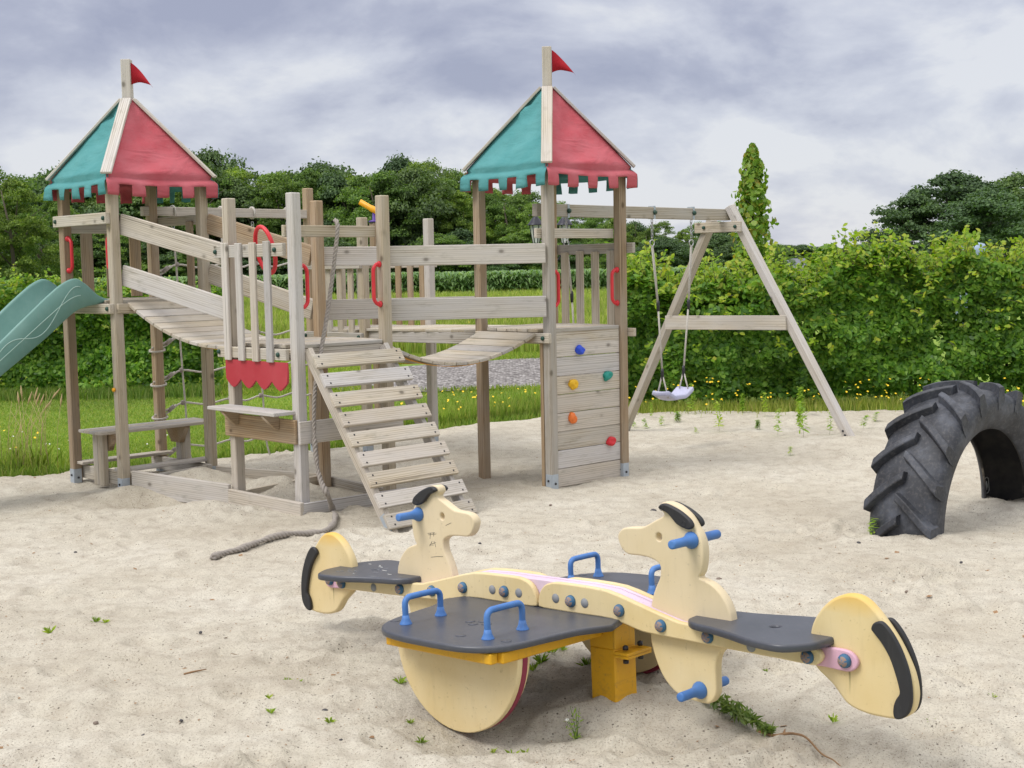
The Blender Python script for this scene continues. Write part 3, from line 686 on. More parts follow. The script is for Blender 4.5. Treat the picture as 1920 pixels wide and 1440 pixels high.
# --- rear tower
t4 = tower('play_tower', 'rear wooden tower with picket sides and a toy telescope, behind the ladder', C4, A4)
post(t4, 'left', 2.25, WOODB); post(t4, 'near', 1.975); post(t4, 'far', 1.965, WOODB); post(t4, 'right', 1.975, WOODG)
joists(t4, 1.06); deck(t4, 1.06)
side_rail(t4, 'SW', 1.56, 1.63, .03, .03, .05, .03); pickets(t4, 'SW', 4, .99, 1.62, .068, .024, (-.22, .22))
side_rail(t4, 'SW', .97, 1.035, .03, .03, .05, .03, name='joist', caps=True)
side_rail(t4, 'NE', 1.56, 1.63, .03, .03, .05, .03); pickets(t4, 'NE', 4, .99, 1.62, .068, .024, (-.24, .24), mat=WOODB)
side_rail(t4, 'NW', 1.56, 1.63, .03, .03, .05, .03); pickets(t4, 'NW', 3, .99, 1.62, .068, .024, (-.2, .2))
side_rail(t4, 'NE', .97, 1.035, .03, .03, .05, .03, name='joist')
tp = Vector((HS, HS, 1.97))
mb = MB().add(*lathe([(.050, 0), (.050, .012), (.018, .022), (.016, .085)], tp, (0, 0, 1), 14)); mb.add(*tube([tp + Vector((0, 0, .085)), tp + Vector((.01, -.01, .12))], .014, 8)).obj('telescope_mount', PURPLE, t4)
dv = Vector((-.707, .707, 0)) * -1
dirx = Vector((.7071, -.7071, 0))             # towards camera right
a0 = tp + dirx * -.125 + Vector((0, 0, .185)); a1 = tp + dirx * .09 + Vector((0, 0, .055)); ax = (a1 - a0)
mb = MB().add(*lathe([(.018, 0), (.026, .002), (.026, ax.length * .45), (.030, ax.length * .47), (.030, ax.length), (.02, ax.length + .002)], a0 + Vector((.0, .0, .0)), ax, 16)).obj('telescope', TUBEY, t4)

# ------------------------------------------------------------------ bridges
def rope_bridge(name, label, ca, aa, pa, cb, ab, pb, za_, zb, sagm, nn, rails, side_off=.0):
    """planks on a sagging belt between two tower sides; pa, pb = (near point, far point) in tower coordinates"""
    A0, A1_ = T2W(ca, aa, (*pa[0], za_)), T2W(ca, aa, (*pa[1], za_)); B0, B1_ = T2W(cb, ab, (*pb[0], zb)), T2W(cb, ab, (*pb[1], zb))
    mid = (A0 + A1_ + B0 + B1_) / 4; root = thing(name, label, 'bridge', (mid.x, mid.y, 0))
    off = Vector((mid.x, mid.y, 0))
    def pt(u, s):
        p = (A0 * (1 - s) + A1_ * s) * (1 - u) + (B0 * (1 - s) + B1_ * s) * u
        return p - Vector((0, 0, sagm * 4 * u * (1 - u))) - off
    for i in range(nn):
        u = (i + .5) / nn; du = .5 / nn
        g_ = du * .93; cr_ = [pt(u - g_, .05), pt(u - g_, .95), pt(u + g_, .95), pt(u + g_, .05)]; ce = sum(cr_, Vector()) / 4
        X_ = (cr_[1] - cr_[0]).normalized(); nn_ = X_.cross(cr_[2] - cr_[1]).normalized(); nn_ = nn_ if nn_.z > 0 else -nn_; Y_ = nn_.cross(X_)
        Mi = Matrix((X_, Y_, nn_)); bm = bmesh.new(); vs = []
        for dz in (-.012, .012): vs.append([bm.verts.new(Mi @ (q - ce) + Vector((0, 0, dz))) for q in cr_])
        bm.faces.new(vs[1]); bm.faces.new(vs[0][::-1])
        for k in range(4): bm.faces.new((vs[0][k], vs[0][(k + 1) % 4], vs[1][(k + 1) % 4], vs[1][k]))
        bmesh.ops.recalc_face_normals(bm, faces=list(bm.faces)); bmesh.ops.bevel(bm, geom=list(bm.edges), offset=.003, segments=1, affect='EDGES')
        me = bpy.data.meshes.new('bridge_plank'); bm.to_mesh(me); bm.free(); me.materials.append(WOODG if i % 3 == 1 else WOOD)
        o = obj('bridge_plank', me, root); M4 = Mi.transposed().to_4x4(); M4.translation = ce; o.matrix_basis = M4
    for s in (.14, .86):
        pp = [pt(i / 24, s) - Vector((0, 0, .017)) for i in range(25)]; hw = (A1_ - A0).normalized() * .02; v = []
        for p in pp: v += [p - hw, p + hw, p + hw - Vector((0, 0, .004)), p - hw - Vector((0, 0, .004))]
        f = []
        for i in range(24):
            for k in range(4): f.append((i * 4 + k, i * 4 + (k + 1) % 4, i * 4 + 4 + (k + 1) % 4, i * 4 + 4 + k))
        obj('belt', mesh('belt', v, f, TUBEY, False), root)
    for (q0, q1, w_, mm) in rails: board('bridge_rail', root, Vector(q0) - off, Vector(q1) - off, w_, .028, mm)
    return root
def W1(p, z): return T2W(C1, A1, (p[0], p[1], z))
def W2(p, z): return T2W(C2, A2, (p[0], p[1], z))
def W3(p, z): return T2W(C3, A3, (p[0], p[1], z))
def W4(p, z): return T2W(C4, A4, (p[0], p[1], z))
h = HS
rl = [(W2((-h + .055, -h - .01), 1.905), W3((-h - .0, h + .05), 1.665), .145, WOODG), (W2((-h + .055, -h - .01), 1.545), W3((-h - .0, h + .05), 1.30), .145, WOODG),
      (W2((h + .03, -h - .03), 1.915), W3((h - .02, h + .05), 1.655), .145, WOODB), (W2((h + .03, -h - .03), 1.545), W3((h - .02, h + .05), 1.275), .145, WOOD)]
rope_bridge('plank_bridge', 'sagging plank bridge sloping down from the slide tower to the middle tower', C2, A2, ((-h + .02, -h - .05), (h - .02, -h - .05)), C3, A3, ((-h + .0, h + .05), (h - .02, h + .05)), 1.345, 1.05, .10, 12, rl)
rl = [(W3((h + .045, -h + .05), 1.638), W1((-h - .05, -h - .02), 1.64), .135, WOODG), (W3((h + .045, -h + .05), 1.275), W1((-h - .05, -h - .02), 1.275), .145, WOODG),
      (W3((h + .045, h + .03), 1.65), W1((-h - .045, h + .02), 1.64), .135, WOODG), (W3((h + .045, h + .03), 1.27), W1((-h - .045, h + .02), 1.27), .145, WOODG)]
rope_bridge('plank_bridge', 'sagging plank bridge with yellow belt between the middle tower and the climbing wall', C3, A3, ((h + .05, -h + .03), (h + .05, h - .03)), C1, A1, ((-h - .07, -h + .03), (-h - .07, h - .03)), 1.045, 1.085, .17, 13, rl)
# fixed walkway from the rear tower to the right tower
rt_ = thing('walkway', 'straight fixed plank walkway between rear tower and right tower', 'walkway', (-.3, 10.9, 0)); off = Vector((-.3, 10.9, 0))
for (pa, pb) in (((-h + .03, -h - .02), (-h - .0, h + .04)), ((h - .03, -h - .02), (h, h + .04))):
    board('beam', rt_, W4(pa, 1.005) - off, W1(pb, 1.03) - off, .085, .035, WOODG)
q0 = (W4((0, -h - .03), 1.06)) - off; q1 = W1((0, h + .05), 1.085) - off
for i in range(9):
    u0, u1 = i / 9, (i + 1) / 9; pc = q0.lerp(q1, (u0 + u1) / 2); side = (W4((h, 0), 0) - W4((-h, 0), 0)).normalized(); tg_ = (q1 - q0)
    board('walkway_plank', rt_, pc - side * .37, pc + side * .37, tg_.length / 9 - .006, .022, WOOD, tg_)

# ------------------------------------------------------------------ ladder
ld = thing('ladder', 'steep grey plank ladder with nine treads leaning against the middle tower', 'ladder', tuple(W3((0, -h - .4), 0)), (0, 0, math.pi / 4))
# local frame: x across, y away from the viewer into the tower, z up; tower face at y=.36
LT, LB = Vector((0, .335, 1.035)), Vector((.03, -.485, -.17))
sl = (LT - LB).normalized(); nrm = Vector((0, -sl.z, sl.y)).normalized()
for sx in (-1, 1):
    board('stringer', ld, LB + Vector((sx * .31, 0, 0)), LT + Vector((sx * .31, .03, .01)), .075, .035, WOODG, nrm)
    q = LB + sl * .17 + Vector((sx * .31, 0, 0)) - Vector((.0195, 0, 0))
    board('foot_bracket', ld, q - sl * .12, q + sl * .12, .05, .004, STEEL, nrm, .001)
    MB().add(*lathe([(.010, 0), (.009, .007), (.004, .009)], q, (-1, 0, 0), 6)).obj('bracket_bolt', BOLT, ld)
for i in range(9):
    u = (i + .62) / 9.3; p = LB.lerp(LT, .09 + .91 * u) + nrm * .051; jx = random.uniform(-.006, .006)
    tr = board('tread', ld, p + Vector((-.36 + jx, 0, 0)), p + Vector((.36 + jx, 0, 0)), .098, .026, WOODG if i % 2 else WOOD, sl)
    for sx in (-1, 1):
        for dz in (-.027, .027):
            sc_m = lathe([(.0065, 0), (.006, .002), (0, .0022)], p + Vector((sx * .318, 0, 0)) + sl * dz + nrm * .013, nrm, 8)
            o = obj('screw', mesh('screw', *sc_m, BOLT), tr); o.matrix_basis = tr.matrix_basis.inverted()

# ------------------------------------------------------------------ slide
sl_t = thing('slide', 'green plastic slide with pale wavy line running down from the left tower', 'slide', tuple(W2((-h - .04, 0), 0)), (0, 0, math.pi / 4 + math.pi))
topw = [(-.05, 1.372), (.03, 1.405), (.12, 1.485), (.20, 1.527), (.29, 1.50), (.42, 1.405), (.62, 1.235), (.9, 1.0), (1.3, .72), (1.7, .46), (2.0, .33), (2.4, .27)]
flo = [(-.05, 1.368), (.03, 1.36), (.10, 1.345), (.18, 1.315), (.28, 1.25), (.42, 1.145), (.62, 1.0), (.9, .80), (1.3, .51), (1.7, .26), (2.0, .16), (2.4, .12)]
tw = catmull([(a, 0, b) for a, b in topw], 5); fl_ = catmull([(a, 0, b) for a, b in flo], 5); v = []; f = []
W_ = .235
for a, b in zip(tw, fl_):
    t0, zt_, zf = a.x, a.z, b.z - 0.0; hh = max(.004, zt_ - zf); zi = zf + min(.03, hh * .3)
    sec = [(-W_ - .012, zf - .004), (-W_ - .010, zt_ - .012), (-W_, zt_), (-W_ + .016, zt_ - .004), (-W_ + .024, zt_ - .02 if hh > .05 else zt_ - .003), (-W_ + .035, zi), (-W_ + .07, zf + .008), (0, zf + .004),
           (W_ - .07, zf + .008), (W_ - .035, zi), (W_ - .024, zt_ - .02 if hh > .05 else zt_ - .003), (W_ - .016, zt_ - .004), (W_, zt_), (W_ + .010, zt_ - .012), (W_ + .012, zf - .004), (W_ - .02, zf - .02), (-W_ + .02, zf - .02)]
    v += [(t0, y_, z_) for y_, z_ in sec]
ns = 17
for i in range(len(tw) - 1):
    for k in range(ns): f.append((i * ns + k, i * ns + (k + 1) % ns, (i + 1) * ns + (k + 1) % ns, (i + 1) * ns + k))
f.append(tuple(range(ns))); f.append(tuple(range((len(tw) - 1) * ns + ns - 1, (len(tw) - 1) * ns - 1, -1)))
obj('chute', mesh('chute', v, f, SLIDEG), sl_t)
for wavy in (0, 1):
    pl = []
    for i in range(90):
        u = i / 89; t0 = .17 + u * 1.6; zt_ = np.interp(t0, [p.x for p in tw], [p.z for p in tw]); zf = np.interp(t0, [p.x for p in fl_], [p.z for p in fl_]); mid = (zt_ + zf) / 2; amp = (zt_ - zf) * .30
        for sg in (1,): pl.append((t0, W_ + .0125, mid - .01 + (amp * math.sin((t0 - .05) * 11.5) if wavy else 0)))
    MB().add(*tube(pl, .0032, 6)).obj('pale_line', SLIDEL, sl_t)

# ------------------------------------------------------------------ picnic table built into the left tower
pt_ = thing('picnic_table', 'small weathered picnic table with two benches under the slide tower', 'table', (C2[0], C2[1], 0), (0, 0, math.pi / 4 + A2))
for i in range(4):
    y_ = (i - 1.5) * .083 + .0; board('table_plank', pt_, (-.43, y_, .405), (.545, y_, .405), .079, .022, WOODG, (0, 1, 0))
for sx in (-1, 1):
    board('leg', pt_, (sx * .345, -.035, .01), (sx * .345, -.035, .392), .07, .045, WOOD, (0, 1, 0)); board('leg', pt_, (sx * .345, .04, .01), (sx * .345, .04, .392), .07, .045, WOOD, (0, 1, 0))
    slab('table_bracket', pt_, WOODB, [(-.155, 0), (.155, 0), (.06, -.13), (-.06, -.13)], -.02, .02, lambda u, v_, d_: Vector((sx * .295 + d_, u, .392 + v_)), bev=.002, sub=1)
    board('foot_rail', pt_, (sx * .302, -.36 - .08, .075), (sx * .302, .36 + .03, .075), .10, .034, WOOD)
for y_ in (-.33, .33):
    board('bench_plank', pt_, (-.37, y_ * .9, .148), (.40, y_ * .9, .148), .12, .022, WOODG, (0, 1, 0))
# ------------------------------------------------------------------ sandbox frame
sb = thing('sandbox_frame', 'low timber sandbox edging on the sand under the bridge and the middle tower', 'sandbox', (-2.0, 9.3, 0)); off = Vector((-2.0, 9.3, 0))
def edge_b(p, q, z0, z1, hgt=.13, mm=WOODG): board('edging_board', sb, Vector((*p, z0)) - off, Vector((*q, z1)) - off, hgt, .03, mm)
wl = lambda p: (W3(p, 0).x, W3(p, 0).y); w2 = lambda p: (W2(p, 0).x, W2(p, 0).y)
edge_b(w2((-h + .03, -h - .07)), wl((-h - .06, h + .02)), .07, .04, .17)
edge_b(w2((-h + .035, -h - .066)), wl((-h - .058, h + .03)), -.085, -.11, .13, WOODB)
edge_b(wl((-h - .06, h + .04)), wl((-h - .06, -h - .075)), .035, .03, .12)
edge_b(wl((-h - .06, -h - .06)), wl((h + .1, -h - .06)), .03, .02, .10)
edge_b(w2((h, -h - .07)), wl((h + .06, h + .1)), .05, .03, .11, WOOD)
edge_b(wl((h + .06, h + .1)), wl((h + .06, -h + .12)), .03, .0, .10, WOOD)
edge_b(w2((-h + .05, -h - .055)), w2((h - .05, -h - .055)), .04, .06, .12, WOOD)
edge_b(wl((-h - .0, h + .055)), wl((h + .02, h + .055)), .0, .03, .12, WOOD)

# ------------------------------------------------------------------ climbing rope over the crossbar
def twisted(pts, R, n=3, pitch=.06, r=None, seg=6):
    c_ = catmull(pts, 8); L_ = [0.]
    for a, b in zip(c_, c_[1:]): L_.append(L_[-1] + (b - a).length)
    tot = L_[-1]; m_ = max(12, int(tot / .008)); P = []
    j = 0
    for i in range(m_ + 1):
        s = tot * i / m_
        while j < len(L_) - 2 and L_[j + 1] < s: j += 1
        u = (s - L_[j]) / max(1e-9, L_[j + 1] - L_[j]); P.append((c_[j].lerp(c_[j + 1], u), s))
    mb = MB(); rr = R if callable(R) else (lambda s: R); nr = Vector((0, 1, .2)).normalized()
    for k in range(n):
        line = []; rad_ = []
        for i, (p, s) in enumerate(P):
            a = P[max(0, i - 1)][0]; b = P[min(len(P) - 1, i + 1)][0]; T = (b - a).normalized(); u_ = (nr - T * nr.dot(T)).normalized(); w_ = T.cross(u_); q = rr(s / tot)
            an = 2 * math.pi * (s / pitch + k / n); line.append(p + (u_ * math.cos(an) + w_ * math.sin(an)) * q * .52); rad_.append(q * .56)
        mb.add(*tube(line, rad_, seg))
    return mb
def at(px, py, Y):                               # a point at depth Y; only used to measure the lying rope's course
    u0 = (px - 960) / 2508.; v0 = (720 - py) / 2508.; c0, s0 = math.cos(R_), math.sin(R_); u = u0 * c0 + v0 * s0; v1_ = -u0 * s0 + v0 * c0
    dd_ = Vector((u, math.cos(P_) + v1_ * math.sin(P_), -math.sin(P_) + v1_ * math.cos(P_))); return Vector((0, 0, CAM_H)) + dd_ * (Y / dd_.y)
def gnd(px, py, z=0.0):
    q = at(px, py, 1.0) - Vector((0, 0, CAM_H)); return Vector((0, 0, CAM_H)) + q * ((z - CAM_H) / q.z)
yb = W3((-.09, -h + .05), 0).y
rp = [at(634, 424, yb + .04), at(628, 413, yb), at(633, 424, yb - .06), at(627, 490, yb - .07), at(617, 565, yb - .09), at(606, 635, yb - .14), at(596, 690, yb - .22), at(590, 740, yb - .26), at(589, 800, yb - .27), at(593, 860, yb - .3), at(601, 900, yb - .34), at(614, 928, yb - .38)]
lay = [gnd(x_, y_, .05) for x_, y_ in ((624, 948), (629, 962), (624, 974), (606, 984), (575, 990), (545, 996), (512, 1003), (480, 1010), (450, 1020), (420, 1027), (398, 1034))]
lay = [Vector((p.x, p.y, gz(p.x, p.y) + .018)) for p in lay]
rope = twisted(rp + lay, lambda s: .0135 if s < .40 else .0135 + (.0178 - .0135) * min(1, (s - .40) * 6) + .003 * math.sin(s * 90) + .0015 * math.sin(s * 211), 3, .085)
o = rope.obj('climbing_rope', ROPE); tag(o, 'thick frayed grey rope hooked over the ladder entrance and trailing across the sand', 'rope')

# ------------------------------------------------------------------ climbing net between left and rear tower
nb = thing('climbing_net', 'grey rope climbing net hanging from a timber beam between two towers', 'climbing net', (-2.25, 11.0, 0)); off = Vector((-2.25, 11.0, 0))
NA = W2((h, h), 2.035) - off; NB_ = W4((-h, h), 2.03) - off
board('beam', nb, NA + (NA - NB_).normalized() * .08, NB_ + (NB_ - NA).normalized() * .03, .072, .06, WOODG)
cols_u = [.125, .42, .62, .85]; zs = [1.62, 1.05, .78, .52, .18]; lines = MB(); knots = MB(); fine = MB()
def npnt(u, z): p = NA.lerp(NB_, u); return Vector((p.x, p.y, z))
for i, u in enumerate(cols_u):
    pts = [npnt(u, 1.85), npnt(u + .012, 1.5), npnt(u + .01, 1.2), npnt(u + .02, .8), npnt(u + .03, .5), npnt(u + .04, .15), npnt(u + .07, -.02)]
    lines.add(*tube(catmull(pts, 3), .0085, 6))
    lp = [npnt(u, 2.035) + Vector((math.cos(a) * .042 * .7, math.cos(a) * -.042 * .7, math.sin(a) * .045)) for a in np.linspace(0, 6.283, 14, endpoint=False)]
    lines.add(*tube(lp, .009, 6, True))
    for z in np.arange(1.86, 1.98, .03): fine.add(*tube([npnt(u, z + .017 * math.sin(a)) + Vector((.009 * math.cos(a), (.009 * math.cos(a) if int(z * 34) % 2 else 0), 0)) for a in np.linspace(0, 6.283, 8, endpoint=False)], .003, 5, True))
    for z in zs: MB().add(*lathe([(0, -.022), (.015, -.015), (.019, 0), (.015, .015), (0, .022)], npnt(u + .014, z), (0, 0, 1), 8)).obj('net_knot', ROPE, nb)
for z in zs:
    pts = [npnt(0, z - .10), npnt(.06, z - .06), npnt(cols_u[0] + .014, z)]
    for a, b in zip(cols_u, cols_u[1:]): pts += [npnt((a + b) / 2 + .014, z - .03), npnt(b + .014, z)]
    pts += [npnt(.93, z - .035), npnt(1, z - .02)]
    lines.add(*tube(catmull(pts, 4), .0078, 6))
    lp = [npnt(0, z - .10) + Vector((math.cos(a) * .058, math.sin(a) * .058, .01 * math.sin(a))) for a in np.linspace(0, 6.283, 12, endpoint=False)]
    lines.add(*tube(lp, .009, 6, True))
    lines.add(*tube([npnt(.0, z - .08) + Vector((-.03, -.03, 0)), npnt(.07, z - .035), npnt(.10, z - .012)], .010, 6)); MB().add(*tube([npnt(.05, z - .055), npnt(.085, z - .02)], .016, 7)).obj('rope_clamp', ROPE, nb)
lines.obj('net_ropes', ROPEL, nb); fine.obj('net_chains', CHAIN, nb)

# ------------------------------------------------------------------ swing
swd = Vector((math.cos(rad(45) + A1), math.sin(rad(45) + A1), 0)); swn = Vector((swd.y, -swd.x, 0))
F0 = W1((h, h + .06), 0); AP = Vector((1.886, 11.71, 0)); 
sf = thing('swing_stand', 'wooden swing beam with A-shaped legs fixed to the climbing wall tower', 'swing stand', (AP.x, AP.y, 0)); off = Vector((AP.x, AP.y, 0))
swd = (AP - F0); swd.z = 0; Ln = swd.length; swd.normalize(); swn = Vector((swd.y, -swd.x, 0))
board('beam', sf, F0 - swd * .11 + Vector((0, 0, 1.98)) - off, AP + swd * .03 + Vector((0, 0, 1.965)) - off, .095, .06, WOOD)
footR = Vector((2.90, 11.22, -.05)); footL = Vector((1.02, 12.66, -.12))
apR = AP + Vector((.03, -.03, 2.04)); apL = AP + Vector((-.10, .10, 1.93))
board('leg', sf, footR - off, apR - off, .085, .062, WOODG, swd); board('leg', sf, footL - off, apL - off, .085, .062, WOOD, swd)
lr = lambda z: footR.lerp(apR, (z - footR.z) / (apR.z - footR.z)); ll = lambda z: footL.lerp(apL, (z - footL.z) / (apL.z - footL.z))
board('cross_brace', sf, ll(1.02) - off - swd * .05, lr(1.03) - off - swd * .05, .125, .03, WOOD)
board('apex_plate', sf, ll(1.86) + (ll(1.86) - lr(1.86)).normalized() * .10 - off - swd * .055, lr(1.86) - off - swd * .055 + (lr(1.86) - ll(1.86)).normalized() * .05, .09, .028, WOOD)
for q in (ll(1.86), lr(1.86)): cap(sf, q - off - swd * .07, -swd)
fb = footR.lerp(apR, .045); dl = (apR - footR).normalized()
board('foot_bracket', sf, fb - dl * .08 - off - swd * .035 , fb + dl * .10 - off - swd * .035, .055, .004, STEEL, swn, .001)
for q in (.04, -.03, .08): MB().add(*lathe([(.012, 0), (.011, .008), (.005, .01)], fb + dl * q - off - swd * .038, -swd, 6)).obj('bracket_bolt', BOLT, sf)
def hang(t_): return F0 + swd * t_
def band(t_):
    p = hang(t_) + Vector((0, 0, 1.975)); v, f = MB_box((0, 0, 0), (.02, .066, .106)); a = math.atan2(swd.y, swd.x)
    o = obj('hook_band', mesh('hook_band', v, f, STEEL, False), sf, p - off); o.rotation_euler = (0, 0, a); cap(sf, p - off - swd * 0 + swn * .034, swn, .02)
T_A, T_B = 1.18, 1.66
for q in (.215, T_A, T_B): band(q)
def chain_rope(root, off, top, bot, seat_pts, fork=.20):
    ch = MB(); ln = MB(); k = 0
    z = top.z
    for i in range(5):
        c_ = top - Vector((0, 0, .02 + .030 * i)); ax_ = swd if i % 2 else swn
        ch.add(*tube([c_ + ax_ * (.010 * math.cos(a)) + Vector((0, 0, .021 * math.sin(a))) for a in np.linspace(0, 6.283, 10, endpoint=False)], .0035, 5, True))
    rg = top - Vector((0, 0, .20)); ch.add(*tube([rg + swd * (.026 * math.cos(a)) + Vector((0, 0, .026 * math.sin(a))) for a in np.linspace(0, 6.283, 14, endpoint=False)], .005, 6, True))
    ch.obj('chain', CHAIN, root).location = -off
    fk = bot + Vector((0, 0, fork)); m1 = rg.lerp(fk, .48) + swd * .012
    for o2 in (-.006, .006): ln.add(*tube([rg + swd * o2 - Vector((0, 0, .02)), rg.lerp(m1, .5) + swd * o2, m1 + swd * o2 * .6], .0062, 6))
    ln.add(*tube([m1, m1.lerp(fk, .5), fk], .0078, 6))
    for q in seat_pts: ln.add(*tube([fk, fk.lerp(q, .5), q], .0066, 6))
    ln.obj('rope', ROPEL, root).location = -off
    kn = MB()
    for q in (m1, fk): kn.add(*tube([q + Vector((0, 0, .045)), q + Vector((0, 0, .02)), q, q - Vector((0, 0, .04))], [.011, .014, .014, .011], 8))
    kn.obj('knot', BOLT, root).location = -off
seat_z = .405; pa, pb = hang(T_A) + swd * -.0, hang(T_B)
sg = thing('swing', 'single lilac grey plastic swing seat hanging on ropes in front of the hedge', 'swing', tuple((pa + pb) / 2)); off = (pa + pb) / 2
sv = []; sfc = []; nU, nV = 17, 9
yaw = Matrix.Rotation(rad(14), 3, 'Z'); sdir = yaw @ swd; sdep = yaw @ swn
for i in range(nU):
    u = -1 + 2 * i / (nU - 1)
    for j in range(nV):
        q = -1 + 2 * j / (nV - 1); end = abs(u); dep = .085 * (1 - .12 * (1 - end) ** 2); rise = .060 * max(0, end - .40) ** 1.1 * 1.9 - .015 * (end > .98)
        p = sdir * (u * .245) + sdep * (q * dep * (1 if end < .95 else .82)) + Vector((0, 0, seat_z + rise + .008 * q * q)); sv.append(p)
for i in range(nU - 1):
    for j in range(nV - 1): a = i * nV + j; sfc.append((a, a + nV, a + nV + 1, a + 1))
o = obj('seat', mesh('seat', sv, sfc, SEATM), sg); md = o.modifiers.new('thickness', 'SOLIDIFY'); md.thickness = .038; md.offset = -1
md = o.modifiers.new('bevel', 'BEVEL'); md.width = .010; md.segments = 2; md.limit_method = 'ANGLE'
for (p, sgn) in ((pa, -1), (pb, 1)):
    end = (pa + pb) / 2 + sdir * (sgn * .185) + Vector((0, 0, seat_z + .03)); chain_rope(sg, off, p + Vector((0, 0, 1.925)), end, [end + sdep * .055, end - sdep * .055])
# second rope beside the wall, its lower end behind the planks
p = hang(.215); sg2 = thing('hanging_rope', 'pale rope on a chain hanging behind the climbing wall', 'rope', tuple(p)); off = p
e_ = p + Vector((.06, .05, .75)); chain_rope(sg2, off, p + Vector((0, 0, 1.925)), e_, [e_], .1)

# ------------------------------------------------------------------ four-way dog seesaw
ss = thing('seesaw', 'cream four-way seesaw with two dog heads, black seats and blue handles', 'seesaw', (.126, 4.73, 0), (-.019, -.05, -rad(43.8)))
HEAD = [(.482, .380), (.491, .42), (.505, .452), (.522, .483), (.527, .506), (.525, .525), (.511, .538), (.483, .547), (.441, .551), (.39, .552), (.363, .571), (.351, .596), (.349, .612), (.357, .627), (.376, .64), (.41, .645), (.452, .648), (.48, .659), (.513, .676), (.550, .696), (.536, .715), (.541, .734), (.564, .74), (.604, .73), (.643, .705), (.663, .683), (.674, .666), (.691, .642), (.702, .61), (.704, .574), (.699, .537), (.692, .515), (.683, .501), (.699, .495), (.733, .483), (.763, .46), (.784, .434), (.796, .41), (.803, .386), (.800, .345), (.737, .33), (.60, .335), (.50, .35)]
EAR = [(.540, .722), (.549, .733), (.569, .737), (.6, .728), (.631, .715), (.662, .695), (.675, .68), (.677, .666), (.663, .658), (.642, .66), (.613, .672), (.593, .691), (.575, .706), (.553, .714)]
TAIL = [(1.090, .367), (1.10, .403), (1.118, .433), (1.144, .463), (1.178, .488), (1.216, .502), (1.254, .502), (1.283, .49), (1.307, .47), (1.332, .443), (1.364, .402), (1.388, .364), (1.412, .315), (1.424, .279), (1.43, .239), (1.427, .209), (1.419, .185), (1.405, .169), (1.382, .156), (1.354, .151), (1.317, .15), (1.276, .152), (1.234, .161), (1.205, .175), (1.183, .199), (1.162, .223), (1.136, .243), (1.11, .264), (1.088, .30)]
STRIPE = [(1.304, .413), (1.312, .43), (1.33, .438), (1.346, .435), (1.37, .41), (1.395, .369), (1.415, .319), (1.425, .273), (1.427, .225), (1.421, .194), (1.408, .173), (1.388, .16), (1.372, .159), (1.366, .173), (1.368, .196), (1.376, .216), (1.388, .235), (1.385, .259), (1.375, .295), (1.359, .338), (1.335, .376), (1.314, .399)]
CHEEK = [(.004, .345), (.006, .370), (.016, .395), (.035, .416), (.065, .428), (.102, .433), (.205, .433), (.324, .428), (.425, .405), (.518, .381), (.586, .365), (.626, .356), (.722, .352), (.95, .345), (1.11, .341), (1.138, .336), (1.154, .313), (1.138, .290), (1.11, .284), (1.006, .288), (.819, .292), (.671, .297), (.508, .302), (.452, .308), (.347, .331), (.228, .332), (.03, .333)]
LEG = [(.474, .32), (.474, .291), (.476, .261), (.491, .211), (.515, .161), (.547, .124), (.586, .1), (.633, .091), (.683, .087), (.709, .092), (.728, .112), (.736, .137), (.736, .201), (.742, .24), (.755, .264), (.778, .285), (.778, .32)]
SEAT = [(.665, -.05), (.69, -.09), (.73, -.112), (.80, -.125), (.88, -.150), (.96, -.180), (1.04, -.195), (1.10, -.190), (1.145, -.140), (1.168, -.09), (1.172, 0), (1.168, .09), (1.145, .140), (1.10, .190), (1.04, .195), (.96, .180), (.88, .150), (.80, .125), (.73, .112), (.69, .09), (.665, .05)]
LINK = [(1.05, .338), (1.152, .340), (1.215, .340), (1.241, .332), (1.257, .315), (1.257, .297), (1.243, .281), (1.218, .274), (1.15, .278), (1.05, .285)]
def grip(parent, s, z, name='hand_grip'):
    mb = MB()
    for q in (-1, 1): mb.add(*lathe([(.029, .0), (.0285, .006), (.020, .022), (.0165, .034), (.0155, .05), (.0155, .104), (.0145, .109), (.009, .110)], (s, q * .018, z), (0, q, 0), 16))
    o = mb.obj(name, BLUE, parent); return o
lil = []
for (s_, z_) in [(.03, .0)]: pass
top_c = [(p[0], p[1]) for p in CHEEK if p[1] > .334 and p[0] > .1]; 
inner = [(-a, b - .004) for a, b in reversed([q for q in CHEEK[5:15]])] + [(a, b - .004) for a, b in CHEEK[5:15]] + [(1.11, .29), (.80, .296), (.45, .312), (.22, .336), (-.22, .336), (-.45, .312), (-.80, .296), (-1.11, .29)]
for i, yq in enumerate((-.0275, .0275)): slab('inner_beam', ss, LILAC, inner, yq - .0085, yq + .0085, lambda u, v_, d_: Vector((u, d_, v_)), bev=.003, sub=1)
slab('inner_beam', ss, LILAC, inner, -.0175, .0175, lambda u, v_, d_: Vector((u, d_, v_ - .003)), bev=.003, sub=1)
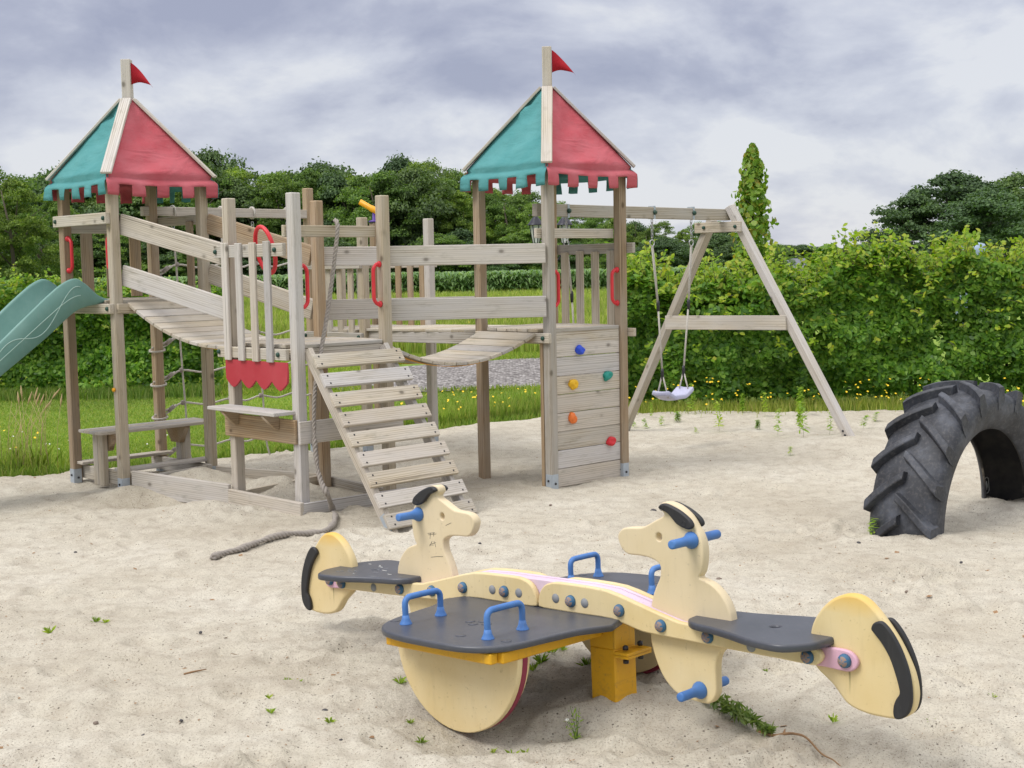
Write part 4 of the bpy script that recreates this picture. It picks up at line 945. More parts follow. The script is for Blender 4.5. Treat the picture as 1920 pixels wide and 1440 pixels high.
for sg_ in (1, -1):
    mp = lambda u, v_, d_, sg_=sg_: Vector((sg_ * u, d_, v_))
    eye = [(.526 + .0115 * math.cos(a), .621 + .013 * math.sin(a)) for a in np.linspace(0, 6.283, 16, endpoint=False)]
    hd = slab('dog_head', ss, CREAMH, HEAD, -.019, .019, mp, holes=[eye], bev=.006)
    for q in (-1, 1):
        er = slab('ear', hd, BLACKP, EAR, min(q * .0195, q * .0375), max(q * .0195, q * .0375), mp, bev=.006)
        for (a, b) in ((.556, .722), (.645, .677)): MB().add(*tube([(sg_ * (a + .008 * math.cos(t0)), q * .0375, b + .008 * math.sin(t0)) for t0 in np.linspace(0, 6.283, 14, endpoint=False)], .0012, 5, True)).obj('rivet', BLACKP, hd)
        slab('beam_cheek', ss, CREAM, CHEEK, min(q * .0365, q * .0615), max(q * .0365, q * .0615), mp, bev=.006, sub=2)
        slab('tail_link', ss, PINK, LINK, min(q * .0195, q * .036), max(q * .0195, q * .036), mp, bev=.005, sub=2)
    grip(hd, sg_ * .66, .621)
    lg = slab('dog_leg', ss, CREAM, LEG, -.019, .019, mp, bev=.006); grip(lg, sg_ * .672, .13, 'foot_peg')
    tl = slab('dog_tail', ss, CREAMT, TAIL, -.019, .019, mp, bev=.009)
    for q in (-1, 1): slab('tail_stripe', tl, BLACKP, STRIPE, min(q * .0195, q * .0365), max(q * .0195, q * .0365), mp, bev=.006)
    hole = [(.955 + .017 * math.cos(a), .017 * math.sin(a)) for a in np.linspace(0, 6.283, 14, endpoint=False)]
    st_ = slab('seat', ss, PADM, SEAT, .350, .375, lambda u, v_, d_, sg_=sg_: Vector((sg_ * u, v_, d_ - .012 * (u - .66))), holes=[hole], bev=.007)
    if sg_ == -1:
        st_['label'] = 'dark seat with pale scratches'
        rs = random.Random(5)
        for k in range(16):
            a0 = rs.uniform(.78, 1.08); b0 = rs.uniform(-.12, .10); zq = .3757 - .012 * (a0 - .66); l0 = rs.uniform(.01, .035)
            MB().add(*tube([(-a0, b0, zq), (-a0 - l0 * .6, b0 + rs.uniform(-.004, .004), zq - .012 * l0 * .6), (-a0 - l0, b0 + rs.uniform(-.008, .008), zq - .012 * l0)], .0011, 4)).obj('scratch', GREYCAP if k % 3 else WFL, st_)
    for q in (-1, 1):
        for (s_, z_, rr_) in ((1.106, .309, .021), (.742, .323, .021), (.555, .335, .021), (.38, .366, .021), (.162, .374, .021)):
            MB().add(*lathe([(rr_ * 1.05, 0), (rr_, rr_ * .3), (rr_ * .8, rr_ * .68), (rr_ * .45, rr_ * .92), (0, rr_)], (sg_ * s_, q * .0612, z_), (0, q, 0), 16)).obj('bolt_cap', BLUED, ss)
        for (s_, z_) in ((.09, .376), (.225, .374), (.905, .312)):
            MB().add(*lathe([(.017, 0), (.0165, .0015), (0, .0017)], (sg_ * s_, q * .0615, z_), (0, q, 0), 16)).obj('plug', GREYCAP, ss)
        MB().add(*lathe([(.022, 0), (.021, .007), (.016, .016), (.008, .021), (0, .0225)], (sg_ * 1.217, q * .0358, .307), (0, q, 0), 16)).obj('bolt_cap', BLUED, ss)
RUST = mat_plastic("worn_cap_centre", (.24, .17, .14), .7, dirt=(.06, .12, .2), dirt_amt=.5, speck=.3, fade=(.30, .22, .19))
for o in list(ss.children):
    if o.name.startswith('bolt_cap') and o.data.materials[0] is BLUED:
        me = o.data; me.materials.append(RUST)
        for pl in me.polygons:
            if all(me.vertices[i].index >= 32 for i in pl.vertices) and (pl.index // 16 + pl.index) % 5 != 0: pl.material_index = 1
hd2 = [o for o in ss.children if o.name.startswith('dog_head')][-1]       # the left dog carries dark scratched doodles on its neck
for st in ([(-.609, .543), (-.563, .55)], [(-.612, .549), (-.571, .554)], [(-.596, .552), (-.6, .528)], [(-.578, .555), (-.578, .539)], [(-.588, .52), (-.604, .499)], [(-.594, .509), (-.566, .516)], [(-.578, .521), (-.572, .508), (-.569, .498)], [(-.604, .504), (-.582, .505)], [(-.507, .587), (-.49, .594), (-.476, .599)], [(-.599, .456), (-.56, .462), (-.53, .464)]):
    MB().add(*tube([(a, -.0191, b) for a, b in st], .0009, 4)).obj('scratch_mark', BOLT, hd2)
PADO = [(-.37, .035), (-.355, .25), (-.332, .38), (-.308, .48), (-.281, .54), (-.24, .59), (-.175, .626), (-.08, .642), (0, .644), (.10, .643), (.18, .636), (.245, .612), (.292, .572), (.318, .52), (.332, .44), (.342, .35), (.355, .25), (.37, .035)]
for q in (-1, 1):                                 # q=-1: pad towards the viewer
    pm = lambda u, v_, d_, q=q: Vector((u, q * v_, d_))
    pd = slab('standing_pad', ss, PADM, PADO, .311, .334, pm, bev=.007, sub=2)
    for sx in (-1, 1):
        a, b = Vector((sx * .199, q * .513, .333)), Vector((sx * .199, q * .349, .333)); hgt = .092
        pts = [a, a + Vector((0, 0, .03)), a + Vector((0, 0, hgt * .8)), a.lerp(b, .08) + Vector((0, 0, hgt * .97)), a.lerp(b, .22) + Vector((0, 0, hgt)), a.lerp(b, .78) + Vector((0, 0, hgt)), a.lerp(b, .92) + Vector((0, 0, hgt * .97)), b + Vector((0, 0, hgt * .8)), b + Vector((0, 0, .03)), b]
        mb = MB().add(*tube(catmull(pts, 3), .0108, 12))
        for e0 in (a, b): mb.add(*lathe([(.023, 0), (.021, .004), (.014, .018), (.0115, .032)], e0, (0, 0, 1), 16))
        mb.obj('handle', BLUE, pd)
    for (s_, r_) in ((0, .335), (.04, .36), (-.04, .36), (0, .385), (.09, .53), (-.27, .50), (.27, .50)):
        MB().add(*lathe([(.0185, 0), (.018, .0014), (0, .0016)], (s_, q * r_, .334), (0, 0, 1), 16)).obj('plug', PADM, pd)
    arc = [(.295 * math.cos(a), .285 + .30 * math.sin(a)) for a in np.linspace(math.pi, 2 * math.pi, 30)]
    fa = slab('rocker_disc', ss, CREAM, [(-.29, .29)] + arc + [(.29, .29)], min(q * .452, q * .476), max(q * .452, q * .476), lambda u, v_, d_: Vector((u, d_, v_)), bev=.004, sub=1)
    slab('inner_layer', fa, CREAM, [(-.288, .289)] + [(a * .96, b + .012) for a, b in arc] + [(.288, .289)], min(q * .404, q * .4275), max(q * .404, q * .4275), lambda u, v_, d_: Vector((u, d_, v_)), bev=.003, sub=1)
    slab('maroon_layer', fa, MAROON, [(-.29, .289)] + [(a * 1.0, b) for a, b in arc] + [(.29, .289)], min(q * .428, q * .4515), max(q * .428, q * .4515), lambda u, v_, d_: Vector((u, d_, v_)), bev=.003, sub=1)
    fr = thing_none = None
    for (p0, p1) in (((-.225, q * .568, .291), (.280, q * .568, .291)),): board('pad_frame', ss, p0, p1, .036, .035, YELLOW, (0, 0, 1), .004)
    for sx in (-1, 1): board('pad_frame', ss, (.282 if sx > 0 else -.255, q * .06, .288), (.282 if sx > 0 else -.255, q * (.550 if sx > 0 else .545), .291), .038, .036, YELLOW, (0, 0, 1), .004)
for sx in (-1, 1):
    board('steel_post', ss, (sx * .292, 0, -.30), (sx * .292, 0, .228), .115, .115, YELLOW, (0, 1, 0), .006)
    for zq in (.206, .216): board('clamp_plate', ss, (sx * .350, 0, zq), (sx * .412, 0, zq), .13, .009, YELLOW, (0, 1, 0), .001)
    board('cross_channel', ss, (sx * .292, -.055, .268), (sx * .292, .055, .268), .088, .115, YELLOW, (0, 0, 1), .003)
    for (a, b) in ((sx * .09, -.04), (sx * .09, .04)): MB().add(*lathe([(.010, 0), (.010, .012), (.005, .016)], (sx * .292 + a, b, .227), (0, 0, 1), 6)).obj('clamp_bolt', BOLT, ss); MB().add(*lathe([(.010, 0), (.010, .012)], (sx * .292 + a, b, .193), (0, 0, -1), 6)).obj('clamp_nut', BOLT, ss)

# ------------------------------------------------------------------ half-buried tractor tyre
ty = thing('tractor_tyre', 'huge black tractor tyre half buried upright in the sand as an arch', 'tyre', (2.705, 7.946, 0.0), (0, 0, rad(44)))
RB, TW = .775, .86
sec = [(.542, -.165, 0), (.555, -.185, 0), (.60, -.222, 0), (.66, -.240, 0), (.70, -.243, 0), (.735, -.232, 0), (.758, -.19, 0), (.770, -.11, 0), (RB, 0, 0), (.770, .11, 0), (.758, .19, 0), (.735, .232, 0), (.70, .243, 0), (.66, .240, 0), (.60, .222, 0), (.555, .185, 0), (.542, .165, 0),
       (.547, .150, 1), (.565, .165, 1), (.62, .198, 1), (.68, .205, 1), (.72, .15, 1), (.735, 0, 1), (.72, -.15, 1), (.68, -.205, 1), (.62, -.198, 1), (.565, -.165, 1), (.547, -.150, 1)]
nt_ = 96; v = []; f = []; mi = []; ns = len(sec); A0_, A1_ = rad(-22), rad(202)
for i in range(nt_ + 1):
    a = A0_ + (A1_ - A0_) * i / nt_
    for (r_, y_, _) in sec: v.append((r_ * math.cos(a), y_ * TW, r_ * math.sin(a)))
for i in range(nt_):
    for k in range(ns):
        k2 = (k + 1) % ns; f.append((i * ns + k, (i + 1) * ns + k, (i + 1) * ns + k2, i * ns + k2)); mi.append(1 if sec[k][2] or sec[k2][2] else 0)
obj('carcass', mesh('carcass', v, f, None, True, [TYRE, TYREIN], mi), ty)
def surf(y_, h_):
    a = abs(y_); r_ = np.interp(a, [0, .11, .19, .232, .243, .25], [RB, .770, .758, .735, .70, .67]); return r_ + h_
for side in (-1, 1):
    for k in range(-2, 13):
        th0 = rad(-16 + k * 18.0 + (9.0 if side > 0 else 0)); nseg = 9; v = []; f = []
        for i in range(nseg + 1):
            t0 = i / nseg; y_ = side * (-.015 + .262 * t0); th_ = th0 + .235 * (t0 ** 1.12); hw = (.036 + .010 * t0) / .8; hh = .047 if t0 < .85 else .047 + .0 * t0
            if t0 > .999: hh = .050
            base = np.interp(abs(y_), [0, .11, .19, .232, .25], [RB, .770, .758, .735, .715])
            topr = np.interp(abs(y_), [0, .11, .19, .232, .25], [RB, .772, .764, .752, .742]) + hh
            for (dth, rr_) in ((-hw * 1.35, base - .012), (-hw * .85, topr - .004), (-hw * .6, topr), (hw * .6, topr), (hw * .85, topr - .004), (hw * 1.35, base - .012)):
                a = th_ + dth * (.75 + .0 * t0); v.append((rr_ * math.cos(a), y_ * TW, rr_ * math.sin(a)))
        # shoulder end runs down the sidewall
        y_ = side * .244; th_ = th0 + .250
        for (dth, rr_) in ((-.03, .655), (-.022, .66), (-.012, .663), (.012, .663), (.022, .66), (.03, .655)):
            a = th_ + dth; v.append((rr_ * math.cos(a), y_ * TW, rr_ * math.sin(a)))
        m_ = 6
        for i in range(nseg + 1):
            for q in range(5): a = i * m_ + q; f.append((a, a + 1, a + m_ + 1, a + m_))
        f.append(tuple(range(m_ - 1, -1, -1)))
        obj('tread_lug', mesh('tread_lug', v, f, TYRE, False), ty)
# chalky drawn mark inside the far leg: a notched outline with a scribble
def ins(u, v_): th_ = .15 + v_ * 1.45; r_ = .632 - u; return (r_ * math.cos(th_), (.1975 - abs(r_ - .63) * .1) * TW, r_ * math.sin(th_))
ou = [(-.028, .045), (-.018, .045), (-.014, .056), (.014, .056), (.018, .045), (.028, .045), (.028, -.045), (.018, -.045), (.014, -.056), (-.014, -.056), (-.018, -.045), (-.028, -.045)]
MB().add(*tube([ins(*q) for q in ou], .0018, 5, True)).obj('chalk_outline', WFL, ty)
MB().add(*tube([ins(*q) for q in ((-.016, -.02), (-.002, .03), (-.008, -.03), (.008, .025), (.0, -.035), (.016, .015))], .0022, 5)).obj('chalk_scribble', WFL, ty)

# ------------------------------------------------------------------ foliage helpers
def unit(v): return v / np.maximum(1e-9, np.linalg.norm(v, axis=1, keepdims=True))
def leaves(C, ln, wd, nrm=None, spread=.8, droop=.3, rng=RNG, tipdir=None):
    """k leaf faces (folded-rhomb hexagons) around centres C"""
    n = len(C); N_ = rng.normal(size=(n, 3)) * spread + (nrm if nrm is not None else np.array([0, 0, .8])); N_ = unit(N_)
    T = rng.normal(size=(n, 3)); T[:, 2] -= droop
    if tipdir is not None: T = T * .5 + tipdir
    T = unit(T - N_ * np.sum(T * N_, 1, keepdims=True)); B = np.cross(N_, T)
    l = (ln * rng.uniform(.6, 1.25, n))[:, None]; w_ = (wd * rng.uniform(.7, 1.2, n))[:, None]
    Vv = np.stack([C - T * l * .5, C - T * l * .18 + B * w_ * .46 + N_ * l * .06, C + T * l * .16 + B * w_ * .42 + N_ * l * .05, C + T * l * .5 - N_ * l * .05, C + T * l * .16 - B * w_ * .42 + N_ * l * .05, C - T * l * .18 - B * w_ * .46 + N_ * l * .06], 1)
    return Vv
def quadl(C, s, nrm, rng=RNG, spread=.7):
    n = len(C); N_ = unit(rng.normal(size=(n, 3)) * spread + nrm); T = rng.normal(size=(n, 3)); T = unit(T - N_ * np.sum(T * N_, 1, keepdims=True)); B = np.cross(N_, T)
    l = (s * rng.uniform(.5, 1.3, n))[:, None]; w_ = l * rng.uniform(.45, .9, n)[:, None]
    return np.stack([C - T * l * .5, C + B * w_ * .5, C + T * l * .5, C - B * w_ * .5], 1)

# ------------------------------------------------------------------ hedges
def hedge(name, label, x0, x1, yf, depth, hfun, nleaf, lsize, nshoot, stems, seed, group=None):
    rng = np.random.default_rng(seed); root = thing(name, label, 'hedge', ((x0 + x1) / 2, yf + depth / 2, -.05)); off = np.array([(x0 + x1) / 2, yf + depth / 2, -.05])
    n = nleaf; X = rng.uniform(x0, x1, n); hz = hfun(X)
    kind = rng.random(n); Z = np.where(kind < .68, (rng.random(n) ** .85) * hz, hz - rng.exponential(.10, n)); Y = np.where(kind < .68, yf + rng.exponential(.11, n), yf + rng.uniform(0, depth, n))
    lump = .30 * vnoise(X * 1.3, Z * 1.5, seed) + .17 * vnoise(X * 3.5, Z * 3.8, seed + 1) + .09 * vnoise(X * 8, Z * 9, seed + 2)
    und = np.clip((.35 - Z) / .35, 0, 1); Y = Y - lump * 1.35 * (kind < .68) + und * .12
    Z = Z + (kind >= .68) * (.34 * vnoise(X * 2.6, Y * 2.6, seed + 3) + .20 * vnoise(X * 7, Y * 7, seed + 5))
    keep = (Z > .06 + .24 * rng.random(n) * (rng.random(n) < .6)); keep &= ~((vnoise(X * 4.5, Z * 4.5, seed + 7) > .33) & (kind < .6))
    C = np.stack([X, Y, Z], 1)[keep]; nr = np.where((kind[keep] < .68)[:, None], np.array([0, -.75, .55]), np.array([0, -.2, 1.0]))
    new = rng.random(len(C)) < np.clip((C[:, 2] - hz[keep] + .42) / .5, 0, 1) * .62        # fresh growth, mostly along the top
    obj('foliage', quads('hedge_foliage', leaves(C[~new] - off, lsize, lsize * .60, nr[~new], .42, .5, rng), LEAFH), root)
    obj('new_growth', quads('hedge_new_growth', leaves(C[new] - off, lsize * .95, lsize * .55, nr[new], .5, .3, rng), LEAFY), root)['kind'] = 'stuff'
    # long young shoots
    SC = []; st = MB(); rr = random.Random(seed)
    for i in range(nshoot):
        x_ = rr.uniform(x0, x1); top = rr.random() < .86
        hz_ = float(hfun(np.array([x_]))[0])
        if top: p = Vector((x_, yf + rr.uniform(0, depth * .7), hz_ - .05)); dv = Vector((rr.uniform(-.5, .5), rr.uniform(-.5, .2), 1)).normalized(); ln = rr.uniform(.16, .40) * (1.6 if rr.random() < .25 else 1)
        else: p = Vector((x_, yf - .05, rr.uniform(.5, hz_))); dv = Vector((rr.uniform(-.9, .9), -1, rr.uniform(-.1, .7))).normalized(); ln = rr.uniform(.12, .28)
        pts = [p + dv * ln * u + Vector((0, 0, -.25 * ln * u * u)) for u in np.linspace(0, 1, 5)]
        st.add(*tube([q - Vector(off) for q in pts], [.004, .0035, .003, .002, .001], 4))
        for u in np.arange(.1, 1.05, .040 / ln * .9): q = p + dv * ln * u + Vector((0, 0, -.25 * ln * u * u)); SC.append(np.array(q) + rng.normal(size=3) * .016)
    if SC:
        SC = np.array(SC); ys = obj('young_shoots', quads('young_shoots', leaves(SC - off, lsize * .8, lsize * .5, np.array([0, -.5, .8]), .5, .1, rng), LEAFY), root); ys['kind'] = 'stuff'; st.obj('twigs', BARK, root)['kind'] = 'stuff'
    sm = MB()
    for i in range(stems):
        x_ = x0 + (x1 - x0) * (i + rr.random()) / stems; y_ = yf + depth * .45 + rr.uniform(-.1, .1); mb = MB()
        mb.add(*tube([(x_ - off[0], y_ - off[1], -.05), (x_ - off[0] + rr.uniform(-.05, .05), y_ - off[1], .35), (x_ - off[0] + rr.uniform(-.15, .15), y_ - off[1], .8), (x_ - off[0] + rr.uniform(-.2, .2), y_ - off[1], 1.2)], [.022, .018, .014, .008], 6)).obj('stem', BARK, root)
    # twiggy dark inside so that little light comes through
    tw = MB()
    for i in range(int((x1 - x0) * 60)):
        x_ = rr.uniform(x0, x1); z_ = rr.uniform(.15, 1.2); a = Vector((x_ - off[0], yf + depth * .5 - off[1] + rr.uniform(-.2, .2), z_)); b = a + Vector((rr.uniform(-.3, .3), rr.uniform(-.4, .3), rr.uniform(.1, .4)))
        tw.add(*tube([a, (a + b) / 2 + Vector((rr.uniform(-.03, .03), 0, 0)), b], [.006, .004, .002], 4))
    tw.obj('branches', BARK, root)
    return root
hr = lambda x_: 1.39 + .07 * np.sin(x_ * 2.2) + .05 * np.sin(x_ * 5.3) + .06 * np.sin(x_ * 9.1 + 1) + .17 * np.clip((x_ - 3.2) / 1.6, 0, 1) - .06 * np.clip((x_ - 5.3), 0, 1) - .10 * np.exp(-((x_ - 3.1) / .5) ** 2)
hedge('hornbeam_hedge', 'tall light green leafy hedge behind the swing and tractor tyre', 1.15, 8.4, 14.35, 1.3, hr, 112000, .083, 900, 13, 21)
hl = lambda x_: 1.36 + .05 * np.sin(x_ * 1.7) + .03 * np.sin(x_ * 5)
hedge('hornbeam_hedge', 'lower clipped leafy hedge behind the slide tower at the lawn edge', -10.5, -3.85, 17.4, 1.1, hl, 60000, .078, 120, 14, 31)

# ------------------------------------------------------------------ grass and field
def blades(name, X, Y, hgt, wdt, mat, seed, z0=-.05, lean=.35):
    rng = np.random.default_rng(seed); n = len(X); h_ = hgt * rng.uniform(.5, 1.25, n); a = rng.uniform(0, 6.283, n); w_ = wdt * rng.uniform(.6, 1.2, n)
    bx, by = np.cos(a) * w_ * .5, np.sin(a) * w_ * .5; la = rng.uniform(0, 6.283, n); lx, ly = np.cos(la) * h_ * lean * rng.random(n), np.sin(la) * h_ * lean * rng.random(n)
    B0 = np.stack([X - bx, Y - by, np.full(n, z0)], 1); B1 = np.stack([X + bx, Y + by, np.full(n, z0)], 1)
    M0 = np.stack([X + bx * .7 + lx * .35, Y + by * .7 + ly * .35, z0 + h_ * .6], 1); Tt = np.stack([X + lx, Y + ly, z0 + h_], 1); M1 = np.stack([X - bx * .7 + lx * .35, Y - by * .7 + ly * .35, z0 + h_ * .6], 1)
    o = obj(name, quads(name, np.stack([B0, B1, M0, Tt, M1], 1), mat)); return o
def inframe(n, y0, y1, u0, u1, seed, pw=1.0):
    rng = np.random.default_rng(seed); u = rng.uniform(u0, u1, n); y_ = y0 * (y1 / y0) ** (rng.random(n) ** pw); return u * y_, y_
# mown lawn
X, Y = inframe(190000, 10.2, 17.6, -.48, .12, 41); k = (Y > edge_y(X) - .02) ; o = blades('lawn_grass', X[k], Y[k], .026, .009, LAWN, 42, -.05, 1.0); tag(o, kind='stuff')
X, Y = inframe(90000, 17.2, 26, -.48, .16, 43); k = ~((Y > 17.5 + .12 * X) & (Y < 22.9 + .1 * X) & (X > -2.4 + .25 * np.abs(Y - 20)))
X, Y = X[k], Y[k]; o = blades('lawn_grass', X, Y, .075, .016, LAWN, 44, -.05, .8); tag(o, kind='stuff')
X, Y = inframe(120000, 24.5, 74, -.5, .2, 45); o = blades('meadow_grass', X, Y, .42, .045, MEADOW, 46); tag(o, kind='stuff')
# rough fringe along the sand edge and under the hedges
rng = np.random.default_rng(51); X = rng.uniform(-5.5, 5.6, 8000); Y = edge_y(X) + rng.exponential(.14, 8000) - .03; k = (X < .9) | (rng.random(8000) < .35); X, Y = X[k], Y[k]; o = blades('fringe_grass', X, Y, .085, .009, LAWN, 52, -.05, .7); tag(o, kind='stuff')
X = rng.uniform(1.0, 8.0, 9000); Y = 14.22 + rng.normal(0, .22, 9000) - .35 * np.clip(X - 4, 0, 2); o = blades('hedge_foot_grass', X, Y, .14, .011, MEADOW, 53, -.05, .5); tag(o, kind='stuff')
X = rng.uniform(-10, -3.8, 9000); Y = 17.3 + rng.normal(0, .12, 9000); o = blades('hedge_foot_grass', X, Y, .15, .012, LAWN, 54, -.05, .5); tag(o, kind='stuff')
X = rng.uniform(-1.6, .6, 9000); Y = edge_y(X) + .15 + rng.exponential(.45, 9000); o = blades('tall_grass', X, Y, .17, .010, LAWN, 55, -.05, .4); tag(o, kind='stuff')
def flowers(name, P, r_, mat, label=None):
    rng = np.random.default_rng(len(P)); n = len(P); V_ = []
    for p in P:
        nn = Vector((rng.normal() * .4, -.6 + rng.normal() * .3, 1)).normalized(); a = nn.orthogonal().normalized(); b = nn.cross(a); V_.append([np.array(Vector(p) + (a * math.cos(q) + b * math.sin(q)) * r_ * (1 if i % 2 else .7)) for i, q in enumerate(np.linspace(0, 6.283, 10, endpoint=False))])
    o = obj(name, quads(name, np.array(V_), mat)); return tag(o, kind='stuff')
P = []; 
for i in range(150):
    x_ = rng.uniform(1.2, 6.6); P.append((x_, 14.0 + rng.normal(0, .18) - .35 * max(0, min(2, x_ - 4)), rng.uniform(.10, .34)))
for i in range(38):
    x_ = rng.normal(-.45, .40); P.append((x_, float(edge_y(np.array([x_]))[0]) + .2 + rng.exponential(.45), rng.uniform(.1, .28)))
for i in range(12): x_ = rng.uniform(-5.2, -4.0); P.append((x_, 10.9 + rng.exponential(.3), rng.uniform(.1, .3)))
for i in range(90): y_ = rng.uniform(25, 60); P.append((rng.uniform(-.12, .16) * y_, y_, rng.uniform(.2, .4)))
flowers('yellow_wildflowers', P, .014, YFL)
P = [(rng.uniform(-5, -2.2), rng.uniform(10.9, 13), .05) for i in range(22)]; flowers('white_clover', P, .008, WFL)
# maize
rng = np.random.default_rng(61); NP = 5200
Yr = 73 + np.floor(rng.random(NP) ** 1.6 * 12) * .75; Xr = rng.uniform(-.48, .16, NP) * Yr
Vv = []
for k in range(9):
    a = rng.uniform(0, 6.283, NP); z_ = rng.uniform(.2, 1.18, NP); l = rng.uniform(.35, .62, NP); w_ = rng.uniform(.05, .085, NP)
    C0 = np.stack([Xr, Yr, z_ - .05], 1); dv = np.stack([np.cos(a), np.sin(a), np.zeros(NP)], 1); sd = np.stack([-np.sin(a), np.cos(a), np.zeros(NP)], 1)
    M_ = C0 + dv * l[:, None] * .5 + np.array([0, 0, 1]) * (l * .45)[:, None]; E_ = C0 + dv * l[:, None] + np.array([0, 0, 1]) * (l * rng.uniform(-.1, .3, NP))[:, None]
    Vv.append(np.stack([C0, M_ + sd * w_[:, None], E_, M_ - sd * w_[:, None]], 1))
o = obj('maize_field', quads('maize_field', np.concatenate(Vv), MAIZE)); tag(o, kind='stuff')

# ------------------------------------------------------------------ trees
def crown_mesh(name, seed, H, Wd, nl, ls, mat, blobs=46, z_lo=.12, full=1.0):
    rng = np.random.default_rng(seed); Cc = []; R_b = []
    for i in range(blobs):
        t_ = rng.random() ** .8; z_ = H * (z_lo + (1 - z_lo) * t_); env = math.sin(math.pi * min(1, (t_ * .80 + .20))) ** .55; a = rng.uniform(0, 6.283); r_ = Wd * .5 * env * math.sqrt(rng.random())
        Cc.append((math.cos(a) * r_, math.sin(a) * r_, z_ * .93)); R_b.append(full * rng.uniform(.062, .145) * Wd * (1.12 - .45 * t_))
    Cc = np.array(Cc); R_b = np.array(R_b); pick = rng.choice(blobs, nl, p=R_b ** 2 / np.sum(R_b ** 2)); D = unit(rng.normal(size=(nl, 3))); D[:, 2] = np.abs(D[:, 2]) * .85 + D[:, 2] * .15
    rr = R_b[pick] * (1 - .38 * rng.random(nl) ** 2.2) * (1 + .20 * np.clip(rng.normal(size=nl), -1.5, 1.5) * (rng.random(nl) < .45))
    P = Cc[pick] + D * rr[:, None] * np.array([1, 1, .78])
    return quads(name, quadl(P, ls, D * .8 + np.array([0, 0, .35]), rng, .55), mat)
def trunk_mesh(H, r0, seed, low=.1):
    rr = random.Random(seed); mb = MB(); mb.add(*tube([(0, 0, -.3), (rr.uniform(-.1, .1), 0, H * .25), (rr.uniform(-.3, .3), rr.uniform(-.2, .2), H * .55), (rr.uniform(-.4, .4), 0, H * .85)], [r0, r0 * .75, r0 * .5, r0 * .15], 8))
    for i in range(9):
        z_ = H * rr.uniform(.22, .6); a = rr.uniform(0, 6.283); l = H * rr.uniform(.18, .34); p = Vector((0, 0, z_)); dv = Vector((math.cos(a), math.sin(a), rr.uniform(.5, 1.2))).normalized()
        mb.add(*tube([p, p + dv * l * .5 + Vector((0, 0, -.03 * l)), p + dv * l], [r0 * .35, r0 * .22, r0 * .06], 6))
    return mesh('trunk', mb.v, mb.f, BARK)
CR = [crown_mesh(f'crown_{i}', 100 + i, 1.0, w_, 26000, .021, LEAFW, int(b * 1.9)) for i, (w_, b) in enumerate(((.92, 52), (1.05, 60), (.80, 46), (.98, 56)))]
CRD = [crown_mesh(f'dark_crown_{i}', 140 + i, 1.0, w_, 26000, .031, LEAFD, int(b * 1.5), .05, 1.3) for i, (w_, b) in enumerate(((1.05, 60), (1.2, 66)))]
TRK = [trunk_mesh(1.0, .022, 3 + i) for i in range(3)]
def tree(x_, y_, H_, crown, label, group, rz, sx=1.0, name='leafy_tree'):
    r_ = thing(name, label, 'tree', (x_, y_, -.05), (0, 0, rz), group); c_ = obj('crown', crown, r_); c_.scale = (H_ * sx, H_ * sx, H_); k_ = obj('trunk', TRK[int(abs(x_ * 7)) % 3], r_); k_.scale = (H_, H_, H_); return r_
rr = random.Random(17)
WL = 'tall green broadleaf tree in the long wood beyond the maize field'
# skyline of the wood: (pixel x, pixel y of the tree top) read at about 112 m
sky_l = [(60, 322), (130, 300), (195, 318), (262, 330), (330, 300), (372, 282), (420, 312), (470, 326), (520, 312), (575, 300), (625, 318), (668, 310), (715, 298), (770, 297), (822, 318), (862, 338), (915, 345), (960, 352), (1010, 372), (1060, 388), (1110, 396), (1165, 400), (1220, 402), (1280, 404), (1335, 408), (1385, 425), (1440, 452)]
for i, (px, py) in enumerate(sky_l):
    for row in (0, 1):
        Yd = 106 + row * 9 + rr.uniform(-3, 3); p = at(px + rr.uniform(-10, 10) + row * 26, py + (row * rr.uniform(-4, 18)) + (rr.uniform(0, 26) if row == 0 else 0), Yd)
        tree(p.x, Yd, p.z + .1, CR[(i * 2 + row * 3) % 4] if rr.random() < .85 else CRD[i % 2], WL, 'trees of the long wood', rr.uniform(0, 6.28), rr.uniform(.72, .98))
for i, px in enumerate(range(40, 1400, 52)):      # low undergrowth trees closing the foot of the wood
    Yd = 101 + rr.uniform(-2, 2); p = at(px + rr.uniform(-12, 12), 452 + rr.uniform(-26, 22), Yd)
    tree(p.x, Yd, p.z + .1, CRD[i % 2] if i % 3 else CR[i % 4], 'low dense bushy tree at the foot of the long wood', 'low trees at the foot of the wood', rr.uniform(0, 6.28), rr.uniform(1.1, 1.6))
for (px, py, Yd, sx) in ((-25, 300, 84, .95), (22, 322, 80, .8), (88, 352, 90, .75)):
    p = at(px, py, Yd); tree(p.x, Yd, p.z, CR[px % 4], 'nearer bright green tree at the left edge, beyond the low hedge', 'nearer trees at the left edge', rr.uniform(0, 6.28), sx)
for (px, py, Yd, sx, lab) in ((1790, 322, 92, 1.18, 'broad dark green oak rising behind the right hedge, tallest of its clump'), (1908, 326, 98, 1.05, 'dark green oak at the right edge behind the hedge'), (1716, 362, 90, 1.1, 'shorter dark oak at the left end of the right clump'), (1850, 352, 86, 1.25, 'low spreading dark oak in front of the tallest oak, behind the right hedge'), (2010, 330, 96, 1.1, 'dark green oak farthest right in the clump, its left branches only in view')):
    p = at(px, py, Yd); tree(p.x, Yd, p.z, CRD[px % 2], lab, 'oaks behind the right hedge', rr.uniform(0, 6.28), sx, 'oak_tree')
for i, px in enumerate(range(1452, 1700, 26)):
    Yd = 300; p = at(px, 462 + rr.uniform(-4, 8), Yd); tree(p.x, Yd, p.z, CRD[i % 2], 'tiny far blue green tree on the horizon over the right hedge', 'far trees on the horizon', rr.uniform(0, 6.28), 1.9)
